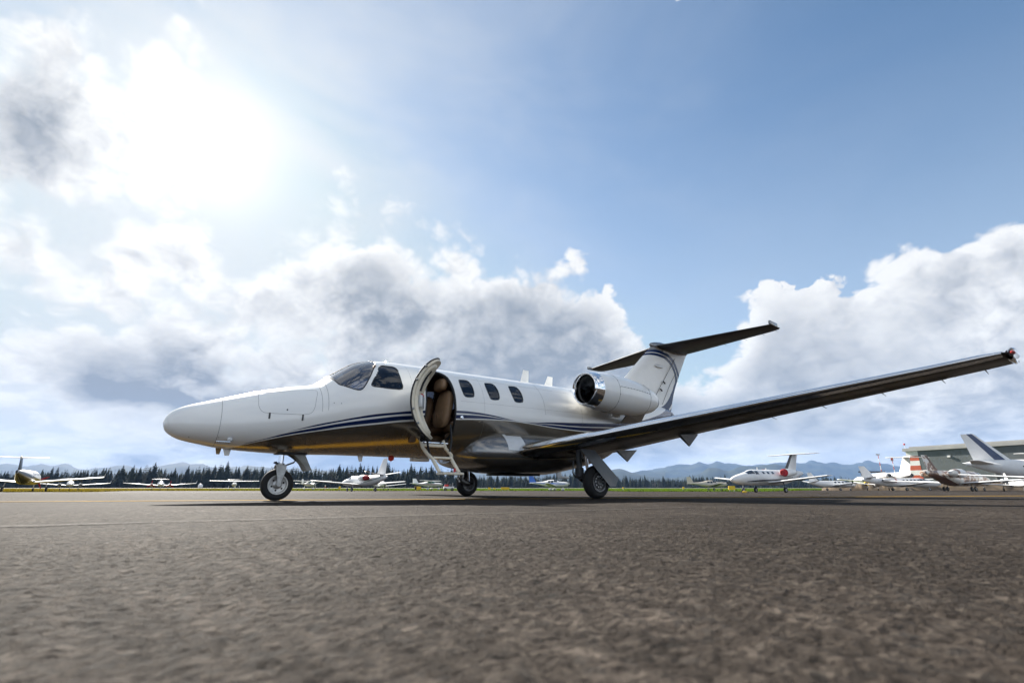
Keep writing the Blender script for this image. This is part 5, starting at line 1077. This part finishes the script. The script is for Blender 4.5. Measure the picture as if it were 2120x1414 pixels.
for k in range(nb_):
    m2 = owhite if k % 2 == 0 else ored; z1 = H2-.9-k*bh; hbox('marker_panel', -.04, 3.0, -.09, -.055, z1-bh, z1, m2, wl); hbox('marker_panel', -.08, -.045, -.09, 6, z1-bh, z1, m2, wl)
pl_ = MB(); pl_.tube([(0, 0, H2), (0, 0, H2+1.2)], .06, 6); po = pl_.build('obstruction_post', owhite, hr); q = MB(); q.sphere((0, 0, H2+1.3), .28); q.build('obstruction_lamp', red_m, po)

def mast(label, px, D, py, head):
    x, y = spot(px, D); z0 = float(ground_z(x, y)); Hm = height_at(px, py, D)-z0; r_ = empty('light_mast', (x, y, z0)); tag(r_, label, 'mast')
    for k in range(9): MB().tube([(0, 0, Hm*k/9), (0, 0, Hm*(k+1)/9)], .22-.012*k, 8).build('mast_section', ored if k % 2 == 0 else owhite, r_)
    m2 = MB(); m2.box((0, 0, Hm), (3.2 if head else 1.6, .9, .25)); ho = m2.build('lamp_platform', bgrey, r_, smooth=False)
    for k in range(4):
        q = MB(); q.box(((-1.8+1.2*k) if head else (-.75+.5*k), 0, Hm+(.25 if head else .7)), (.7 if head else .42, .5, .35 if head else 1.1), bevel=.05); q.build('floodlight', bgrey if head else ored, ho)
mast('tall red and white floodlight mast with a flat lamp head', 1832.5, 240, 941, True); mast('shorter red and white mast with a cluster head', 1860, 230, 953, False)
gr_ = empty('steel_gantry', (*spot(1812, 210), -.1), -YAW); tag(gr_, 'dark steel gantry behind the regional jet', 'gantry')
for k in (-4.5, 4.5): MB().box((k, 0, 3.4), (.35, .35, 6.8)).build('gantry_post', bblack, gr_, smooth=False)
MB().box((0, 0, 6.9), (11, .5, .6)).build('gantry_beam', bblack, gr_, smooth=False)
# earth bank
dm = pmat('bare_earth', (.17, .12, .07), .95, wear=.55, wscale=.5, bump=1.0, bscale=2)
def bank(name, pxa, pxb, D, hgt, wid, seed):
    n, m_ = 90, 14; V, F = [], []
    for i in range(n+1):
        px = pxa+(pxb-pxa)*i/n; e_ = math.sin(math.pi*min(1, max(0, i/n)))**.35
        for k in range(m_+1):
            d = D+wid*(k/m_-.5); x, y = spot(px, d); hh = hgt*e_*math.sin(math.pi*k/m_)*(.72+.5*float(vnoise(np.array(i/5.0), np.array(k/4.0), seed))+.25*float(vnoise(np.array(i/1.6), np.array(k/1.6), seed+1))); V.append((x, y, float(ground_z(x, y))-.05+hh))
    for i in range(n):
        for k in range(m_): q = i*(m_+1)+k; F.append((q, q+m_+1, q+m_+2, q+1))
    return structure(mesh(name, V, F, dm))
bank('earth_bank', 1730, 2260, 118, 1.9, 12, 4); bank('earth_bank', 1700, 1890, 112, 1.3, 8, 6)
# airfield signs
sy = pmat('sign_yellow', (.75, .48, .02), .5, wear=.1); sk_ = pmat('sign_black', (.02, .02, .02), .5)
def sign(label, px, D, wd, h, split=False):
    x, y = spot(px, D); r_ = empty('airfield_sign', (x, y, float(ground_z(x, y))), -YAW+.1); tag(r_, label, 'sign', 'yellow airfield signs on the grass')
    for k in (-1, 1): MB().box((k*wd*.35, 0, .12), (.06, .06, .26)).build('sign_leg', bgrey, r_, smooth=False)
    MB().box((0, 0, .22+h/2), (wd, .16, h), bevel=.02).build('sign_panel', sy, r_, smooth=False)
    if split: MB().box((-wd*.34, -.085, .22+h/2), (wd*.3, .012, h*.9)).build('sign_face', sk_, r_, smooth=False)
sign('yellow and black airfield sign on the grass left of the airstairs', 865, 88, 1.1, .55, True); sign('small yellow airfield sign right of the far main wheel', 1013, 100, .5, .4); sign('tiny yellow marker between two airfield signs right of the far main wheel', 1024, 112, .4, .3); sign('wide yellow airfield sign between the two main wheels', 1046, 92, 1.5, .42); sign('yellow airfield sign on the grass beside the nose of the red-covered jet', 1515, 82, 1.1, .6); sign('small yellow marker on the grass right of the near main wheel', 1415, 120, .35, .5); sign('orange marker close behind the near main gear door', 1290, 122, .3, .4); sign('small yellow sign left of the jet seen from behind', 703, 105, .4, .6)
ch = empty('wheel_chock', (*spot(1541, 50.5), float(ground_z(*spot(1541, 50.5)))), .3); tag(ch, 'yellow wheel chock in front of the red-covered jet', 'chock'); MB().box((0, 0, .09), (.95, .28, .18), bevel=.04).build('chock_block', sy, ch); MB().tube([(.5, 0, .12), (.8, 0, .10)], .03, 6).build('chock_rope', bblack, ch)
# ground power cart behind the stairs
x, y = spot(929, 98); vt = empty('tow_tractor', (x, y, float(ground_z(x, y))), -YAW+.2); tag(vt, 'small red and white tow tractor behind the far main wheel', 'tractor')
MB().box((0, 0, .55), (2.0, 1.1, .45), bevel=.08).build('body', owhite, vt); MB().box((-.45, 0, .95), (.7, .9, .4), bevel=.06).build('engine_hood', red_m, vt); MB().box((.35, 0, .98), (.35, .7, .5), bevel=.05).build('driver_seat', bblack, vt); MB().tube([(.75, -.4, .8), (.75, -.4, 1.4), (.75, .4, 1.4), (.75, .4, .8)], .03, 6).build('roll_bar', bgrey, vt)
for sx in (-.65, .65):
    for s_ in (-1, 1): q = MB(); q.lathe([(-.1, .12), (-.1, .26), (.1, .26), (.1, .12)], (sx, s_*.52, .27), 'y', 14); q.build('wheel', rubber, vt)
x, y = spot(414, 235); dm_ = empty('radome', (x, y, float(ground_z(x, y)))); tag(dm_, 'small white dome in front of the trees right of the red-propeller twin', 'dome'); q = MB(); q.sphere((0, 0, 1.0), (1.0, 1.0, 1.0), 16, 10); q.build('dome_shell', bw, dm_); q = MB(); q.lathe([(0, .9), (.4, .9)], (0, 0, 0), 'z', 16); q.build('dome_base', bgrey, dm_)
mk = empty('marker_post', (*spot(673, 118), 0)); tag(mk, 'short red and white marker post on the grass left of the jet seen from behind', 'post')
for k in range(4): MB().tube([(0, 0, -.25+k*.3), (0, 0, .05+k*.3)], .12, 8).build('post_section', ored if k % 2 == 0 else owhite, mk)

# ---------------------------------------------------------------- trees
bark = pmat('bark', (.07, .055, .045), .95, wear=.3); 
nm_ = bpy.data.materials.new('conifer_needles'); nm_.use_nodes = True; t = NT(nm_.node_tree); b = t.n['Principled BSDF']; oi = t.node('ShaderNodeObjectInfo').outputs['Random']; nz = t.noise(t.node('ShaderNodeNewGeometry').outputs['Position'], .35, 4, .6)
cc = t.mix(oi, (.018, .026, .022), (.032, .040, .028)); cc = t.v('SCALE', cc, scale=t.step(nz, .3, .7, lo=.65, hi=1.25)); t.l.new(cc, b.inputs['Base Color']); b.inputs['Roughness'].default_value = .9; b.inputs['Specular IOR Level'].default_value = .03
bare = pmat('bare_twigs', (.06, .048, .04), .95, wear=.3)
def conifer(seed, H=20.0, lv=30):
    r_ = random.Random(seed); V, F = [], []; base = H*r_.uniform(.10, .28); wmax = H*r_.uniform(.17, .25)
    for k in range(lv):
        f = k/(lv-1); z = base+(H-base)*f; rad_ = wmax*((1-f)**.8)*(.75+.4*r_.random())+.12; nb = max(4, int(9*(1-f))+3)
        for j in range(nb):
            a = 6.283*(j+r_.random())/nb; L_ = rad_*r_.uniform(.65, 1.2); wdt = L_*r_.uniform(.28, .5)+.12; dr = L_*r_.uniform(.15, .5); c_, s_ = math.cos(a), math.sin(a); i = len(V)
            V += [(0, 0, z+.25), (c_*L_*.6-s_*wdt, s_*L_*.6+c_*wdt, z-dr*.35), (c_*L_, s_*L_, z-dr), (c_*L_*.6+s_*wdt, s_*L_*.6-c_*wdt, z-dr*.45), (c_*L_*.55, s_*L_*.55, z+.28-dr*.2)]
            F += [(i, i+1, i+4), (i+4, i+1, i+2), (i, i+4, i+3), (i+4, i+2, i+3)]
    return V, F
def bareleaf(seed, H=14.0):
    r_ = random.Random(seed); V, F = [], []
    for k in range(240):
        z = H*(.25+.75*r_.random()**.8); a = r_.random()*6.283; rr = H*.22*math.sin(math.pi*min(1, max(.05, (z/H-.18)/.85)))*r_.random()**.5; x, y = rr*math.cos(a), rr*math.sin(a); i = len(V); l_ = r_.uniform(.5, 1.3); w_ = .09
        V += [(x-w_, y, z), (x+w_, y, z), (x+math.cos(a)*l_*.6, y+math.sin(a)*l_*.6, z+l_)]; F.append((i, i+1, i+2))
    return V, F
crowns = []; trunks = []
for k in range(7):
    V, F = conifer(100+k); me = bpy.data.meshes.new('conifer_crown'); me.from_pydata(V, [], F); me.materials.append(nm_); crowns.append(me)
for k in range(2):
    V, F = bareleaf(60+k); me = bpy.data.meshes.new('bare_crown'); me.from_pydata(V, [], F); me.materials.append(bare); crowns.append(me)
q = MB(); q.tube([(0, 0, -.5), (0, 0, 6), (0, 0, 18.5)], [.32, .26, .05], 6); tm = bpy.data.meshes.new('conifer_trunk'); tm.from_pydata(q.V, [], q.F); tm.materials.append(bark)
TOPX = [-260, 0, 60, 150, 200, 260, 310, 345, 400, 455, 520, 560, 640, 700, 760, 850, 900, 960, 1000, 1100, 1150, 1190, 1240, 1400, 1450, 1500, 1650, 1700, 1760, 1800, 1900, 2300]
TOPY = [975, 977, 972, 975, 970, 971, 965, 976, 969, 963, 967, 969, 969, 968, 966, 967, 971, 978, 984, 984, 983, 978, 983, 990, 986, 986, 986, 986, 987, 992, 994, 994]
DX = [-260, 560, 860, 1000, 1200, 1400, 2300]; DY = [455, 455, 470, 620, 640, 800, 820]
def tree_at(px, near, rnd):
    D = float(np.interp(px, DX, DY))*(1.0 if near else rnd.uniform(1.05, 1.3))+rnd.uniform(-12, 12); x, y = spot(px, D); top = float(np.interp(px, TOPX, TOPY))
    Ht = height_at(px, top, D)*rnd.choice((.5, .66, .78, .86, .92, 1.0, 1.06, 1.2))*(.92 if not near else 1); return x, y, Ht
rt = random.Random(11)
for k in range(280):
    px = -60+1990*(k+rt.random()*.9)/280; x, y, Ht = tree_at(px, True, rt); kind = rt.choice((0, 1, 2, 3, 4, 5, 6, 0, 1, 2, 3, 4, 5, 6, 7, 8)); s_ = Ht/20.0 if kind < 7 else Ht/20.0
    r_ = empty('conifer_tree' if kind < 7 else 'bare_tree', (x, y, 0), rt.random()*6.28); r_.scale = (s_*rt.uniform(.85, 1.25),)*2+(s_,)
    tag(r_, 'dark conifer in the distant row of trees behind the airfield' if kind < 7 else 'brown leafless tree among the distant dark conifers', 'tree', 'distant row of conifers' if kind < 7 else 'leafless trees among the conifers')
    o = bpy.data.objects.new('crown', crowns[kind]); COL.objects.link(o); o.parent = r_; o = bpy.data.objects.new('trunk', tm); COL.objects.link(o); o.parent = r_
V, F = [], []; protos = [conifer(300+k, 20.0, 13) for k in range(4)]
def merge(n, lo, hi):
    global V, F
    for k in range(n):
        px = rt.uniform(lo, hi); x, y, Ht = tree_at(px, False, rt); s_ = Ht/20.0; P, G = protos[k % 4]; a = rt.random()*6.28; c_, sn = math.cos(a)*s_*1.6, math.sin(a)*s_*1.6; i = len(V)
        V += [(x+vx*c_-vy*sn, y+vx*sn+vy*c_, vz*s_) for vx, vy, vz in P]; F += [tuple(j+i for j in f) for f in G]
merge(1000, -330, 2300)
for k in range(2600):
    px = rt.uniform(-330, 2300); x, y, Ht = tree_at(px, False, rt); Ht *= rt.uniform(.72, 1.0); rr = Ht*rt.uniform(.14, .2); n8 = 7
    for (z0, z1, f_) in ((-.5, .62, 1.0), (.32, .84, .72), (.6, 1.0, .45)):
        i = len(V)
        for j in range(n8): a = 6.283*(j+rt.random()*.5)/n8; q_ = rr*f_*rt.uniform(.7, 1.25); V.append((x+q_*math.cos(a), y+q_*math.sin(a), Ht*z0+rt.uniform(-.6, .6)))
        V.append((x, y, Ht*z1)); F += [(i+j, i+(j+1) % n8, i+n8) for j in range(n8)]
fo = mesh('forest', V, F, nm_, smooth=False); fo['label'] = 'dense dark forest behind the front row of conifers'; fo['category'] = 'forest'; stuff(fo)
# ---------------------------------------------------------------- air
hz = mesh('haze', [(x, y, z) for z in (-4, 690) for y in (-11900, 11900) for x in (-11900, 11900)], [(0, 2, 3, 1), (4, 5, 7, 6), (0, 1, 5, 4), (2, 6, 7, 3), (0, 4, 6, 2), (1, 3, 7, 5)], None, smooth=False); stuff(hz); hz['label'] = 'thin bluish haze over the whole airfield and hills'; hz['category'] = 'haze'
hmat = bpy.data.materials.new('haze_air'); hmat.use_nodes = True; t = NT(hmat.node_tree)
for n in list(t.n): t.n.remove(n)
o_ = t.node('ShaderNodeOutputMaterial'); pv = t.node('ShaderNodeVolumePrincipled'); pv.inputs['Color'].default_value = (.36, .58, 1.0, 1); pv.inputs['Density'].default_value = 4.8e-5; pv.inputs['Anisotropy'].default_value = .0; t.l.new(pv.outputs[0], o_.inputs['Volume']); hz.data.materials.append(hmat)
